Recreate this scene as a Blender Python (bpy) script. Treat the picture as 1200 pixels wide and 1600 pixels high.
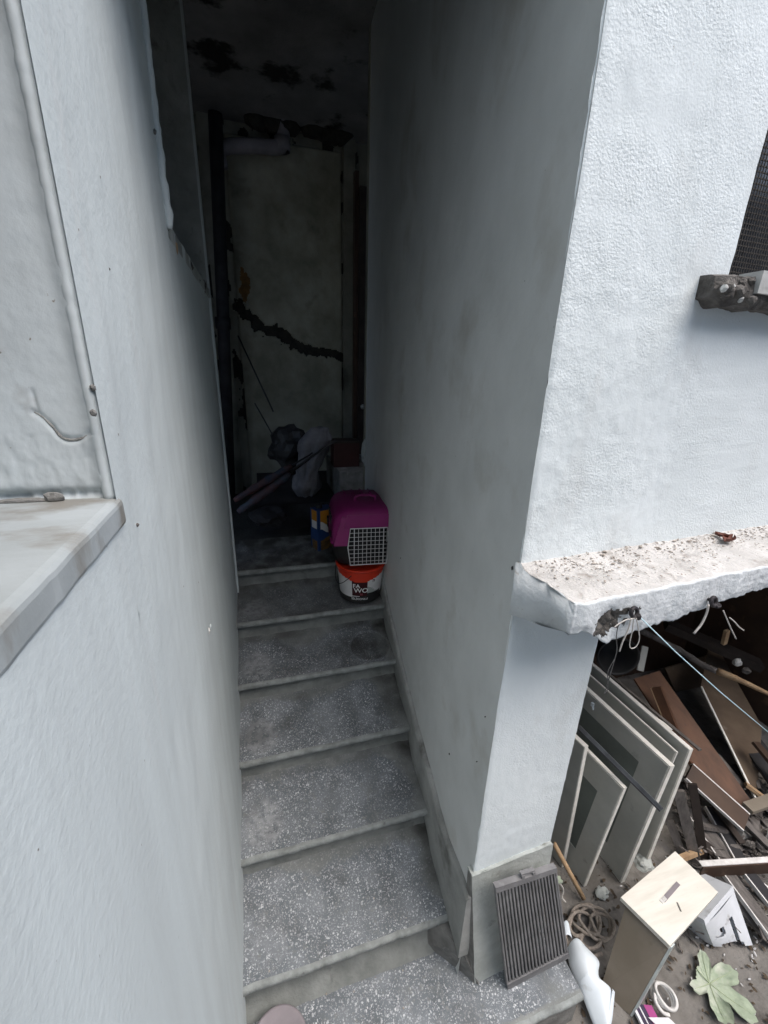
import bpy, bmesh, math, random
import numpy as np
from mathutils import Vector, Matrix, noise
rad = math.radians
for o in list(bpy.data.objects): bpy.data.objects.remove(o)
S = bpy.context.scene
COL = S.collection
random.seed(7)

# ------------------------------------------------------------------ camera, world, sun, exposure
F, YAW, PIT, ROL = 650.57, .2957, .3361, .0312
CAM = Vector((.1655, -.8178, 1.8699))
fwd0 = Vector((math.sin(YAW), math.cos(YAW), 0)); r0 = Vector((math.cos(YAW), -math.sin(YAW), 0)); u0 = Vector((0, 0, 1))
FW = math.cos(PIT)*fwd0 - math.sin(PIT)*u0
UU = math.sin(PIT)*fwd0 + math.cos(PIT)*u0
RR = math.cos(ROL)*r0 + math.sin(ROL)*UU
UP = -math.sin(ROL)*r0 + math.cos(ROL)*UU
cd = bpy.data.cameras.new('camera'); cam = bpy.data.objects.new('camera', cd); COL.objects.link(cam)
cd.sensor_fit = 'VERTICAL'; cd.sensor_height = 24; cd.lens = F/1600*24
cd.clip_start = .01; cd.clip_end = 200
m = Matrix((RR, UP, -FW)).transposed().to_4x4(); m.translation = CAM
cam.matrix_world = m
S.camera = cam

SUN_EL, SUN_AZ = 62, 155         # azimuth: compass direction the light comes from (0 = +Y, 90 = +X)
w = bpy.data.worlds.new('World'); S.world = w; w.use_nodes = True
nt = w.node_tree; bg = nt.nodes['Background']
sky = nt.nodes.new('ShaderNodeTexSky'); sky.sky_type = 'NISHITA'; sky.sun_disc = False
SUN_AZ = 140
sky.sun_elevation = rad(SUN_EL); sky.sun_rotation = rad(SUN_AZ)
sky.air_density = 1.0; sky.dust_density = 3.0; sky.ozone_density = 1.0
nt.links.new(sky.outputs[0], bg.inputs[0]); bg.inputs[1].default_value = .15
sd = bpy.data.lights.new('sun', 'SUN'); sun = bpy.data.objects.new('sun', sd); COL.objects.link(sun)
sd.energy = 1.15; sd.angle = rad(60); sd.color = (1, .97, .93)
sv = Vector((math.sin(rad(SUN_AZ))*math.cos(rad(SUN_EL)), math.cos(rad(SUN_AZ))*math.cos(rad(SUN_EL)), math.sin(rad(SUN_EL))))
sun.rotation_euler = sv.to_track_quat('Z', 'Y').to_euler()
S.view_settings.view_transform = 'Standard'; S.view_settings.look = 'None'
S.view_settings.gamma = 1; S.view_settings.use_curve_mapping = False
S.view_settings.exposure = 1.27
try:
    S.cycles.max_bounces = 8; S.cycles.diffuse_bounces = 5
except Exception: pass

# ------------------------------------------------------------------ measured places: a sight line met with a plane of the place
W0, AR, PHI, YF = .7297, .055, .0458, -.0937      # stair width, right wall's drift, facade's turn, facade's place
def ray(px, py): return FW + (px-600)/F*RR - (py-800)/F*UP
def hit(px, py, n, d):
    D = ray(px, py); n = Vector(n); return CAM + D*((d-n.dot(CAM))/n.dot(D))
def Zp(px, py, z): return hit(px, py, (0, 0, 1), z)
def Yp(px, py, y): return hit(px, py, (0, 1, 0), y)
def Xp(px, py, x): return hit(px, py, (1, 0, 0), x)
FXD = Vector((math.cos(PHI), math.sin(PHI), 0)); FYD = Vector((-math.sin(PHI), math.cos(PHI), 0))
def fc(x, out, z):            # facade coordinates: along, out towards the yard, height
    return Vector((W0, YF, 0)) + FXD*x - FYD*out + Vector((0, 0, z))
def Fp(px, py, out=0):
    n = FYD; return hit(px, py, n, n.dot(fc(0, out, 0)))
TD, TH = .28, .1529            # tread depth and riser height
def rw(y): return W0 + AR*y - .0135*math.exp(-max(0, y+.094)/.25)
def lw(y): return -.0078*y
GZ = -.33                      # yard ground

# ------------------------------------------------------------------ materials
def mat(name, c1, c2=None, scale=8, rough=.8, bump=.0, bscale=60, detail=6, speck=None, sscale=120, samt=.08, stretch=(1,1,1), metal=0, lo=.35, hi=.65, third=None, spec=.3, bdist=.01, coords='Object'):
    m = bpy.data.materials.new(name); m.use_nodes = True; t = m.node_tree; N = t.nodes; L = t.links
    b = N['Principled BSDF']; b.inputs['Roughness'].default_value = rough; b.inputs['Metallic'].default_value = metal
    b.inputs['Specular IOR Level'].default_value = spec
    tc = N.new('ShaderNodeTexCoord'); mp = N.new('ShaderNodeMapping'); mp.inputs['Scale'].default_value = stretch
    L.new(tc.outputs[coords], mp.inputs[0])
    def nz(sc, det=detail, vec=None, rg=.6):
        n = N.new('ShaderNodeTexNoise'); n.inputs['Scale'].default_value = sc; n.inputs['Detail'].default_value = det; n.inputs['Roughness'].default_value = rg
        L.new(vec or mp.outputs[0], n.inputs[0]); return n.outputs[0]
    def ramp(fac, a, bb, ca, cb):
        r = N.new('ShaderNodeValToRGB'); r.color_ramp.elements[0].position = a; r.color_ramp.elements[1].position = bb
        r.color_ramp.elements[0].color = (*ca, 1); r.color_ramp.elements[1].color = (*cb, 1); L.new(fac, r.inputs[0]); return r.outputs[0]
    def mix(f, a, bb):
        x = N.new('ShaderNodeMix'); x.data_type = 'RGBA'
        L.new(f, x.inputs[0]); 
        for i, v in ((6, a), (7, bb)):
            if isinstance(v, tuple): x.inputs[i].default_value = (*v, 1)
            else: L.new(v, x.inputs[i])
        return x.outputs[2]
    if c2 is None: c2 = tuple(v*.82 for v in c1)
    col = ramp(nz(scale), lo, hi, c1, c2)
    if third:
        tcol, tscale, tlo, thi = third
        col = mix(ramp(nz(tscale), tlo, thi, (0,0,0), (1,1,1)), col, tcol)
    if speck:
        col = mix(ramp(nz(sscale, 2, tc.outputs[coords]), .5+.25-samt, .5+.25-samt+.04, (0,0,0), (1,1,1)), col, speck)
    L.new(col, b.inputs['Base Color'])
    if bump:
        bp = N.new('ShaderNodeBump'); bp.inputs['Strength'].default_value = bump; bp.inputs['Distance'].default_value = bdist
        L.new(nz(bscale, 5, tc.outputs[coords]), bp.inputs['Height']); L.new(bp.outputs[0], b.inputs['Normal'])
    m['h'] = 1
    return m

def nodes_of(m): return m.node_tree.nodes, m.node_tree.links, m.node_tree.nodes['Principled BSDF']

# painted plaster of the left wall: bluish white, brushed, vertical runs
M = {}
M['left_paint'] = mat('left_paint', (.62,.685,.695), (.54,.592,.598), scale=5, stretch=(1,3,.25), rough=.75, bump=.30, bscale=85, bdist=.003,
                      third=((.58,.61,.61), 9, .60, .82), speck=(.2,.18,.16), sscale=85, samt=.0, lo=.3, hi=.75)
M['right_paint'] = mat('right_paint', (.66,.68,.675), (.56,.58,.572), scale=4, stretch=(1,1.3,1), rough=.8, bump=.22, bscale=45, bdist=.005,
                      third=((.42,.41,.37), 3.2, .56, .82), speck=(.2,.19,.17), sscale=70, samt=-.01, lo=.3, hi=.7)
def facade_mat():
    m = mat('facade_paint', (.75,.81,.83), (.66,.72,.735), scale=3, rough=.8, stretch=(1,1,.5), third=((.56,.58,.575), 3.5, .56, .80), speck=(.35,.33,.30), sscale=130, samt=-.005, lo=.3, hi=.7)
    N, L, b = nodes_of(m)
    tc = N.new('ShaderNodeTexCoord')
    n1 = N.new('ShaderNodeTexNoise'); n1.inputs['Scale'].default_value = 210; n1.inputs['Detail'].default_value = 3; L.new(tc.outputs['Object'], n1.inputs[0])
    n3 = N.new('ShaderNodeTexNoise'); n3.inputs['Scale'].default_value = 6; n3.inputs['Detail'].default_value = 2; L.new(tc.outputs['Object'], n3.inputs[0])
    mr = N.new('ShaderNodeMapRange'); mr.inputs[1].default_value = .35; mr.inputs[2].default_value = .65; mr.inputs[3].default_value = .10; mr.inputs[4].default_value = .36
    L.new(n3.outputs[0], mr.inputs[0])
    bp = N.new('ShaderNodeBump'); bp.inputs['Distance'].default_value = .007; L.new(mr.outputs[0], bp.inputs['Strength']); L.new(n1.outputs[0], bp.inputs['Height'])
    L.new(bp.outputs[0], b.inputs['Normal'])
    return m
M['facade_paint'] = facade_mat()
M['reveal_paint'] = mat('reveal_paint', (.60,.665,.69), (.51,.56,.575), scale=7, rough=.85, bump=.18, bscale=150, bdist=.002, third=((.36,.36,.35), 11, .60, .78), speck=(.25,.23,.2), sscale=110, samt=.0)
M['grey_plaster'] = mat('grey_plaster', (.47,.50,.485), (.33,.355,.34), scale=8, rough=.9, bump=.3, bscale=60, third=((.17,.17,.15), 14, .6, .75))
M['ledge'] = mat('ledge_plaster', (.56,.55,.535), (.43,.42,.405), scale=9, rough=.95, bump=.6, bscale=110, third=((.24,.215,.19), 17, .56, .72), speck=(.13,.11,.09), sscale=160, samt=.05)
M['ledge_face'] = mat('ledge_face', (.66,.70,.72), (.54,.57,.59), scale=8, rough=.9, bump=.4, bscale=80, third=((.36,.34,.31), 26, .66, .78), speck=(.2,.18,.17), sscale=100, samt=.0)
M['dirt'] = mat('dirt_crumbs', (.48,.44,.40), (.22,.19,.16), scale=60, rough=1)
M['raw_concrete'] = mat('raw_concrete', (.17,.16,.15), (.07,.065,.06), scale=30, rough=1, bump=1, bscale=90, speck=(.4,.38,.35), sscale=70, samt=.03)
M['stone'] = mat('grey_stone', (.50,.51,.50), (.38,.39,.38), scale=20, rough=.8, bump=.2, bscale=90)
M['mortar'] = mat('mortar', (.24,.24,.23), (.13,.13,.125), scale=14, rough=.95, bump=.5, bscale=70, third=((.33,.33,.32), 20, .6, .75))
M['sill_mortar'] = mat('sill_mortar', (.30,.26,.21), (.20,.17,.14), scale=30, rough=1)
M['skirt'] = mat('skirt_cement', (.38,.39,.38), (.24,.25,.24), scale=6, rough=.95, bump=.3, bscale=70, third=((.12,.12,.11), 7, .56, .74))
M['crack_fill'] = mat('crack_fill', (.34,.34,.32), (.22,.22,.21), scale=80, rough=1, bump=.4, bscale=200)
M['floor_gloom'] = mat('floor_gloom', (.06,.06,.055), (.03,.03,.028), scale=5, rough=.95, bump=.5, bscale=60)  # near-black colour stands in for the darkness of the landing
M['riser'] = mat('riser_cement', (.235,.25,.24), (.145,.155,.15), scale=10, rough=.95, bump=.4, bscale=70, third=((.09,.09,.085), 12, .62, .78))
M['nosing'] = mat('nosing_cement', (.31,.335,.33), (.19,.205,.20), scale=22, rough=.9, bump=.4, bscale=80, third=((.10,.10,.10), 30, .64, .76))
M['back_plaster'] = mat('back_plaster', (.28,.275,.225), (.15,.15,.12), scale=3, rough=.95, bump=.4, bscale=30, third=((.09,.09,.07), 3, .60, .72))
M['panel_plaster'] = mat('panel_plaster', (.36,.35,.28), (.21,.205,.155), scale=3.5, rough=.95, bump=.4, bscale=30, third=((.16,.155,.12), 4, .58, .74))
M['stain_ochre'] = mat('stain_ochre', (.22,.12,.04), (.12,.07,.03), scale=20, rough=1)
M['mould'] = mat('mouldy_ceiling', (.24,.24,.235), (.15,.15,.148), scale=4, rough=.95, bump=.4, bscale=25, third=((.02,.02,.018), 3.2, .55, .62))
M['scar'] = mat('broken_plaster', (.04,.038,.03), (.02,.02,.018), scale=20, rough=1, bump=.6)
M['pipe_grey'] = mat('pipe_grey', (.26,.25,.27), (.18,.17,.185), scale=8, rough=.5)
M['black'] = mat('black_plastic', (.018,.018,.02), (.03,.03,.03), scale=8, rough=.5)
M['charcoal'] = mat('charcoal', (.04,.04,.045), (.02,.02,.022), scale=8, rough=.7)
M['ground'] = mat('yard_soil', (.22,.21,.195), (.13,.122,.11), scale=7, rough=.95, bump=.8, bscale=45, third=((.075,.068,.06), 5, .58, .70), speck=(.32,.29,.26), sscale=75, samt=.0)
M['marble'] = mat('marble', (.40,.44,.455), (.30,.33,.335), scale=3.2, stretch=(1.2,2.5,1), rough=.45, bump=.12, bscale=30, third=((.24,.235,.215), 5, .56, .68), lo=.35, hi=.7)
M['wall_far'] = mat('yard_wall', (.40,.41,.42), (.33,.34,.35), scale=2, rough=.9, bump=.3)
M['cream_edge'] = mat('cream_edge', (.84,.83,.77), (.68,.67,.62), scale=20, rough=.6, bump=.1)
M['door_face'] = mat('door_face', (.44,.45,.42), (.35,.36,.335), scale=5, rough=.55, third=((.25,.25,.23), 14, .62, .76))
M['door_inner'] = mat('door_inner', (.17,.195,.18), (.12,.14,.13), scale=5, rough=.35)
M['alu'] = mat('aluminium', (.20,.21,.22), (.12,.125,.13), scale=20, rough=.4, metal=.6)
M['white_plastic'] = mat('white_plastic', (.72,.79,.84), (.60,.67,.72), scale=6, rough=.4, third=((.42,.44,.44), 12, .64, .78), spec=.5)
M['stool_plastic'] = mat('stool_plastic', (.70,.73,.77), (.58,.61,.64), scale=8, rough=.55, third=((.38,.38,.38), 16, .6, .74), speck=(.3,.3,.3), sscale=90, samt=.0)
M['cream_board'] = mat('cream_board', (.76,.74,.67), (.64,.62,.55), scale=5, stretch=(1,7,1), rough=.55, third=((.52,.49,.42), 13, .64, .8), speck=(.3,.27,.22), sscale=90, samt=.0)
M['chip_edge'] = mat('chipboard_edge', (.42,.38,.34), (.26,.23,.20), scale=60, rough=.9, bump=.3)
M['hardboard'] = mat('hardboard', (.235,.205,.165), (.18,.155,.12), scale=5, rough=.75, third=((.12,.10,.075), 8, .6, .75), speck=(.08,.07,.05), sscale=50, samt=-.01)
M['rail'] = mat('zinc_rail', (.55,.60,.60), (.40,.44,.44), scale=25, rough=.45, metal=.35)
M['brown_board'] = mat('brown_board', (.14,.068,.038), (.08,.04,.024), scale=6, stretch=(3,1,1), rough=.6, third=((.09,.05,.035), 10, .6, .75))
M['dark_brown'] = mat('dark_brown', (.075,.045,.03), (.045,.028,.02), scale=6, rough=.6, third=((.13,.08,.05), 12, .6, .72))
M['panel_brown'] = mat('panel_brown', (.13,.095,.065), (.085,.06,.042), scale=6, rough=.75, third=((.18,.15,.12), 9, .60, .76))
M['dark_wood'] = mat('dark_wood', (.045,.035,.03), (.025,.02,.017), scale=9, rough=.8)
M['grey_wood'] = mat('grey_wood', (.17,.155,.145), (.085,.078,.073), scale=14, stretch=(4,1,1), rough=.85, bump=.4, bscale=60, third=((.28,.27,.26), 20, .66, .78))
M['pale_wood'] = mat('pale_wood', (.50,.36,.22), (.33,.22,.13), scale=16, rough=.75, bump=.2)
M['white_edge'] = mat('white_edge', (.75,.74,.72), (.55,.54,.52), scale=30, rough=.5)
M['rope'] = mat('beige_rope', (.42,.37,.32), (.28,.245,.21), scale=90, rough=.95, bump=.6, bscale=200)
M['string'] = mat('pale_string', (.52,.50,.47), (.38,.36,.34), scale=90, rough=.9)
M['wire'] = mat('thin_wire', (.12,.12,.12), (.08,.08,.08), scale=40, rough=.6)
M['line'] = mat('blue_white_line', (.55,.72,.78), (.40,.60,.68), scale=60, rough=.6)
M['iron'] = mat('black_iron', (.022,.02,.025), (.04,.035,.035), scale=60, rough=.6, bump=.5)
M['grill'] = mat('dusty_grill', (.22,.22,.225), (.14,.14,.145), scale=14, rough=.75, third=((.26,.265,.27), 18, .58, .72))
M['fig'] = mat('fig_leaf', (.36,.42,.31), (.27,.33,.24), scale=22, rough=.7, bump=.3, bscale=60, third=((.46,.49,.41), 9, .50, .62), speck=(.20,.19,.12), sscale=60, samt=.02)
M['fig_vein'] = mat('fig_vein', (.38,.44,.29), (.32,.38,.25), scale=30, rough=.7)
M['dry_leaf'] = mat('dry_leaf', (.17,.06,.04), (.10,.035,.025), scale=40, rough=.6, bump=.3)
M['litter'] = mat('leaf_litter', (.10,.075,.05), (.045,.035,.028), scale=50, rough=.9)
M['shard'] = mat('white_shard', (.6,.6,.6), (.45,.45,.45), scale=50, rough=.6)
M['magenta'] = mat('magenta_print', (.36,.06,.22), (.30,.05,.18), scale=20, rough=.4)
M['purple_dark'] = mat('dark_purple', (.035,.025,.05), (.05,.035,.07), scale=20, rough=.35)
M['white_print'] = mat('white_print', (.75,.75,.78), (.6,.6,.62), scale=40, rough=.4)
M['carrier'] = mat('carrier_magenta', (.30,.022,.165), (.23,.018,.13), scale=5, rough=.42, spec=.4)
M['wire_white'] = mat('white_wire', (.92,.92,.92), (.85,.85,.85), scale=30, rough=.35)
M['red'] = mat('bucket_red', (.78,.055,.02), (.62,.04,.018), scale=8, rough=.35)
M['label_white'] = mat('label_white', (.75,.75,.75), (.66,.65,.65), scale=14, rough=.4)
M['maroon'] = mat('logo_maroon', (.06,.008,.012), (.045,.006,.01), scale=8, rough=.4)
M['letter'] = mat('letter_white', (.9,.9,.9), (.85,.85,.85), rough=.5)
M['letter_red'] = mat('letter_red', (.5,.10,.12), (.4,.08,.1), rough=.5)
M['orange'] = mat('can_orange', (.55,.25,.03), (.45,.19,.02), scale=14, rough=.4)
M['blue'] = mat('can_blue', (.03,.07,.20), (.02,.05,.15), scale=14, rough=.4)
M['gold'] = mat('can_gold', (.28,.15,.04), (.05,.04,.03), scale=22, rough=.4)
M['sack'] = mat('grey_sack', (.20,.195,.205), (.13,.128,.135), scale=11, rough=.9, bump=.5, bscale=40)
M['maroon_box'] = mat('maroon_box', (.05,.018,.016), (.035,.013,.011), scale=11, rough=.7)
M['cloth_red'] = mat('faded_cloth', (.15,.06,.045), (.04,.05,.07), scale=9, stretch=(1,1,1), rough=.85, third=((.22,.22,.22), 7, .6, .66))
M['cloth_blue'] = mat('blue_cloth', (.07,.10,.13), (.12,.05,.045), scale=12, rough=.85)
M['mauve'] = mat('mauve_lid', (.26,.235,.25), (.21,.19,.205), scale=10, rough=.8, bump=.15)
M['glass_dark'] = mat('dark_glass', (.02,.022,.025), (.03,.03,.035), scale=3, rough=.15, spec=.5)
M['mesh'] = mat('mesh_wire', (.06,.055,.05), (.04,.036,.033), scale=40, rough=.8)

def terrazzo():
    m = bpy.data.materials.new('terrazzo'); m.use_nodes = True; N, L, b = nodes_of(m)
    tc = N.new('ShaderNodeTexCoord')
    def noise_(sc, det=4, v=None):
        n = N.new('ShaderNodeTexNoise'); n.inputs['Scale'].default_value = sc; n.inputs['Detail'].default_value = det; L.new(v or tc.outputs['Object'], n.inputs[0]); return n.outputs[0]
    def ramp(f, p0, p1, a=(0,0,0), c=(1,1,1)):
        r = N.new('ShaderNodeValToRGB'); r.color_ramp.elements[0].position = p0; r.color_ramp.elements[1].position = p1
        r.color_ramp.elements[0].color = (*a,1); r.color_ramp.elements[1].color = (*c,1); L.new(f, r.inputs[0]); return r.outputs[0]
    def mth(op, a, bb=None):
        n = N.new('ShaderNodeMath'); n.operation = op; n.use_clamp = op in ('ADD','MULTIPLY','SUBTRACT')
        for i, v in enumerate((a, bb)):
            if v is None: continue
            if isinstance(v, (int, float)): n.inputs[i].default_value = v
            else: L.new(v, n.inputs[i])
        return n.outputs[0]
    def mix(f, a, bb):
        x = N.new('ShaderNodeMix'); x.data_type = 'RGBA'; L.new(f, x.inputs[0])
        for i, v in ((6, a), (7, bb)):
            if isinstance(v, tuple): x.inputs[i].default_value = (*v, 1)
            else: L.new(v, x.inputs[i])
        return x.outputs[2]
    # chips: distorted voronoi cells kept small
    vo = N.new('ShaderNodeTexVoronoi'); vo.inputs['Scale'].default_value = 135; vo.inputs['Randomness'].default_value = 1
    nv = N.new('ShaderNodeTexNoise'); nv.inputs['Scale'].default_value = 70; L.new(tc.outputs['Object'], nv.inputs[0])
    va = N.new('ShaderNodeVectorMath'); va.operation = 'MULTIPLY_ADD'; L.new(nv.outputs['Color'], va.inputs[0]); va.inputs[1].default_value = (.012,.012,.012); L.new(tc.outputs['Object'], va.inputs[2])
    L.new(va.outputs[0], vo.inputs['Vector'])
    sep = N.new('ShaderNodeSeparateColor'); L.new(vo.outputs['Color'], sep.inputs[0])
    rad_ = mth('MULTIPLY', sep.outputs[0], .50)                      # chips differ in size, many cells have none
    d = mth('LESS_THAN', vo.outputs['Distance'], rad_)
    worn = ramp(noise_(5.5, 5), .40, .60)                             # where dust is worn off
    worn = mth('MULTIPLY', worn, ramp(noise_(40, 3), .30, .55))
    # chips and polish show in the trodden band: attribute 'wear' painted per vertex as real dirt mask
    at = N.new('ShaderNodeAttribute'); at.attribute_name = 'wear'
    wr = mth('MULTIPLY', ramp(at.outputs['Fac'], .10, .70), ramp(noise_(5.5, 5), .22, .50))
    wr = mth('MULTIPLY', wr, ramp(noise_(48, 3), .22, .46))
    base = ramp(noise_(9, 6), .35, .65, (.12,.136,.150), (.205,.227,.246))
    dust = ramp(noise_(7, 6), .32, .68, (.155,.166,.160), (.26,.275,.267))
    col = mix(ramp(wr, .0, .6), dust, base)
    chip = mix(sep.outputs[1], (.26,.28,.30), (.58,.60,.62))
    vo2 = N.new('ShaderNodeTexVoronoi'); vo2.inputs['Scale'].default_value = 260; L.new(va.outputs[0], vo2.inputs['Vector'])
    sp2 = N.new('ShaderNodeSeparateColor'); L.new(vo2.outputs['Color'], sp2.inputs[0])
    d2 = mth('LESS_THAN', vo2.outputs['Distance'], mth('MULTIPLY', sp2.outputs[0], .55))
    col = mix(mth('MULTIPLY', d2, mth('ADD', mth('MULTIPLY', wr, .8), .10)), col, mix(sp2.outputs[1], (.20,.22,.235), (.48,.50,.52)))
    col = mix(mth('MULTIPLY', d, mth('ADD', mth('MULTIPLY', wr, .85), .15)), col, chip)
    pat = mth('MULTIPLY', at.outputs['Fac'], 0)
    ap = N.new('ShaderNodeAttribute'); ap.attribute_name = 'patch'
    pm = mth('MULTIPLY', ap.outputs['Fac'], ramp(noise_(45, 4), .35, .6))
    col = mix(mth('MULTIPLY', pm, .85), col, (.34,.355,.37))
    col = mix(mth('MULTIPLY', ramp(noise_(6.5, 6), .50, .68), .55), col, (.075,.08,.082))
    dk = N.new('ShaderNodeAttribute'); dk.attribute_name = 'grime_gloom'  # dirt and ring stain, plus the painted gloom of the upper treads
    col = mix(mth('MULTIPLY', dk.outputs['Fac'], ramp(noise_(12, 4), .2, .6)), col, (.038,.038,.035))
    L.new(col, b.inputs['Base Color'])
    b.inputs['Roughness'].default_value = .75; b.inputs['Specular IOR Level'].default_value = .3
    bp = N.new('ShaderNodeBump'); bp.inputs['Strength'].default_value = .35; bp.inputs['Distance'].default_value = .004
    L.new(noise_(120, 4), bp.inputs['Height']); L.new(bp.outputs[0], b.inputs['Normal'])
    return m
M['terrazzo'] = terrazzo()

# ------------------------------------------------------------------ helpers
def link(name, me, m=None, parent=None, smooth=False):
    o = bpy.data.objects.new(name, me); COL.objects.link(o)
    if m is not None:
        for x in (m if isinstance(m, (list, tuple)) else [m]): me.materials.append(M[x] if isinstance(x, str) else x)
    if parent: o.parent = parent
    if smooth:
        me.polygons.foreach_set('use_smooth', [True]*len(me.polygons))
    return o
def obj(name, verts, faces, m, parent=None, smooth=False):
    me = bpy.data.meshes.new(name); me.from_pydata([tuple(v) for v in verts], [], faces); me.update()
    return link(name, me, m, parent, smooth)
def tag(o, label=None, cat=None, group=None, kind=None):
    if label: o['label'] = label
    if cat: o['category'] = cat
    if group: o['group'] = group
    if kind: o['kind'] = kind
    return o
def thing(name, label, cat, group=None):
    o = bpy.data.objects.new(name, None); o.empty_display_size = .1; COL.objects.link(o); return tag(o, label, cat, group)
def from_bm(name, bm, m, parent=None, smooth=False, bevel=0, seg=2):
    if bevel:
        es = [e for e in bm.edges if len(e.link_faces) == 2 and e.calc_face_angle(0) > .5]
        bmesh.ops.bevel(bm, geom=es, offset=bevel, segments=seg, affect='EDGES', profile=.5)
    bmesh.ops.recalc_face_normals(bm, faces=bm.faces)
    me = bpy.data.meshes.new(name); bm.to_mesh(me); bm.free()
    return link(name, me, m, parent, smooth)
def hexa(name, P, m, parent=None, bevel=.002):
    """box from 8 corners: bottom four, then top four, same order"""
    bm = bmesh.new(); v = [bm.verts.new(p) for p in P]
    for f in ((3,2,1,0),(4,5,6,7),(0,1,5,4),(1,2,6,5),(2,3,7,6),(3,0,4,7)): bm.faces.new([v[i] for i in f])
    return from_bm(name, bm, m, parent, bevel=bevel)
def slab(name, a, ex, ey, ez, m, parent=None, bevel=.002):
    a, ex, ey, ez = map(Vector, (a, ex, ey, ez))
    P = [a, a+ex, a+ex+ey, a+ey]; return hexa(name, P+[p+ez for p in P], m, parent, bevel)
def plank(name, p, q, width, thick, m, parent=None, up=(0,0,1), bevel=.002, warp=0):
    p, q = Vector(p), Vector(q); d = (q-p).normalized(); s = d.cross(Vector(up)).normalized(); n = s.cross(d).normalized()
    a = p - s*width/2 - n*thick/2
    return slab(name, a, q-p, s*width, n*thick, m, parent, bevel)
def sheet(name, quad, thick, m, parent=None, bevel=.0015):
    """board given by the four corners of its seen face"""
    P = [Vector(v) for v in quad]; n = (P[1]-P[0]).cross(P[3]-P[0]).normalized()
    if n.dot(CAM-P[0]) < 0: n = -n
    return hexa(name, [p-n*thick for p in P]+P, m, parent, bevel)
def tube_mesh(pts, r, seg=8, closed=False, taper=None):
    pts = [Vector(p) for p in pts]; n = len(pts); V = []; Fc = []
    prev = None
    for i, p in enumerate(pts):
        if closed: t = pts[(i+1) % n]-pts[i-1]
        else: t = pts[min(i+1, n-1)]-pts[max(i-1, 0)]
        t.normalize()
        if prev is None:
            a = t.orthogonal().normalized()
        else:
            a = (prev - t*prev.dot(t)); a = a.normalized() if a.length > 1e-6 else t.orthogonal().normalized()
        prev = a; b = t.cross(a); rr = r if taper is None else r*taper[i]
        for k in range(seg):
            an = 2*math.pi*k/seg; V.append(p + a*rr*math.cos(an) + b*rr*math.sin(an))
    for i in range(n if closed else n-1):
        j = (i+1) % n
        for k in range(seg):
            k2 = (k+1) % seg; Fc.append((i*seg+k, i*seg+k2, j*seg+k2, j*seg+k))
    if not closed:
        Fc.append(tuple(reversed(range(seg)))); Fc.append(tuple((n-1)*seg+k for k in range(seg)))
    return V, Fc
def tube(name, pts, r, m, parent=None, seg=8, closed=False, taper=None):
    V, Fc = tube_mesh(pts, r, seg, closed, taper); return obj(name, V, Fc, m, parent, True)
def spline(ctrl, n=8):
    P = [Vector(c) for c in ctrl]; P = [2*P[0]-P[1]] + P + [2*P[-1]-P[-2]]; out = []
    for i in range(1, len(P)-2):
        for k in range(n):
            t = k/n; a, b, c, d = P[i-1:i+3]
            out.append(.5*((2*b)+(c-a)*t+(2*a-5*b+4*c-d)*t*t+(3*b-a-3*c+d)*t**3))
    out.append(P[-2]); return out
def lathe(name, prof, c, m, parent=None, seg=40, axis=None, matidx=None):
    c = Vector(c); V = []; Fc = []
    q = Vector((0,0,1)).rotation_difference(Vector(axis)).to_matrix() if axis else Matrix.Identity(3)
    for r, z in prof:
        for k in range(seg):
            a = 2*math.pi*k/seg; V.append(c + q @ Vector((r*math.cos(a), r*math.sin(a), z)))
    for i in range(len(prof)-1):
        for k in range(seg):
            k2 = (k+1) % seg; Fc.append((i*seg+k, i*seg+k2, (i+1)*seg+k2, (i+1)*seg+k))
    o = obj(name, V, Fc, m, parent, True)
    if matidx:
        for i, mi in enumerate(matidx):
            for k in range(seg): o.data.polygons[i*seg+k].material_index = mi
    return o
def fbm(p, s, o=4): return noise.fractal(Vector(p)*s, 1.0, 2.0, o)
def grid(name, fn, nu, nv, m, parent=None, skip=None, smooth=True):
    """surface fn(u, v) in 0..1, cells dropped where skip(u, v)"""
    V = [fn(i/nu, j/nv) for j in range(nv+1) for i in range(nu+1)]; Fc = []
    for j in range(nv):
        for i in range(nu):
            if skip and skip((i+.5)/nu, (j+.5)/nv): continue
            a = j*(nu+1)+i; Fc.append((a, a+1, a+nu+2, a+nu+1))
    return obj(name, V, Fc, m, parent, smooth)
def lerp(a, b, t): return a + (b-a)*t
def sstep(x, a, b):
    t = max(0, min(1, (x-a)/(b-a))) if a != b else float(x > a); return t*t*(3-2*t)

# ------------------------------------------------------------------ ground and yard
def gfn(u, v):
    x = lerp(-12, 16, u); y = lerp(-14, 12, v)
    return Vector((x, y, GZ-.012))
tag(grid('ground', gfn, 8, 8, 'ground'), kind='structure')
def gfn2(u, v):
    x = lerp(.6, 4.2, u); y = lerp(-1.6, 1.6, v); z = GZ + .010*fbm((x, y, 0), 3) + .005*fbm((x, y, 3), 14)
    return Vector((x, y, z))
tag(grid('yard_soil', gfn2, 220, 200, 'ground'), kind='structure')

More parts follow.
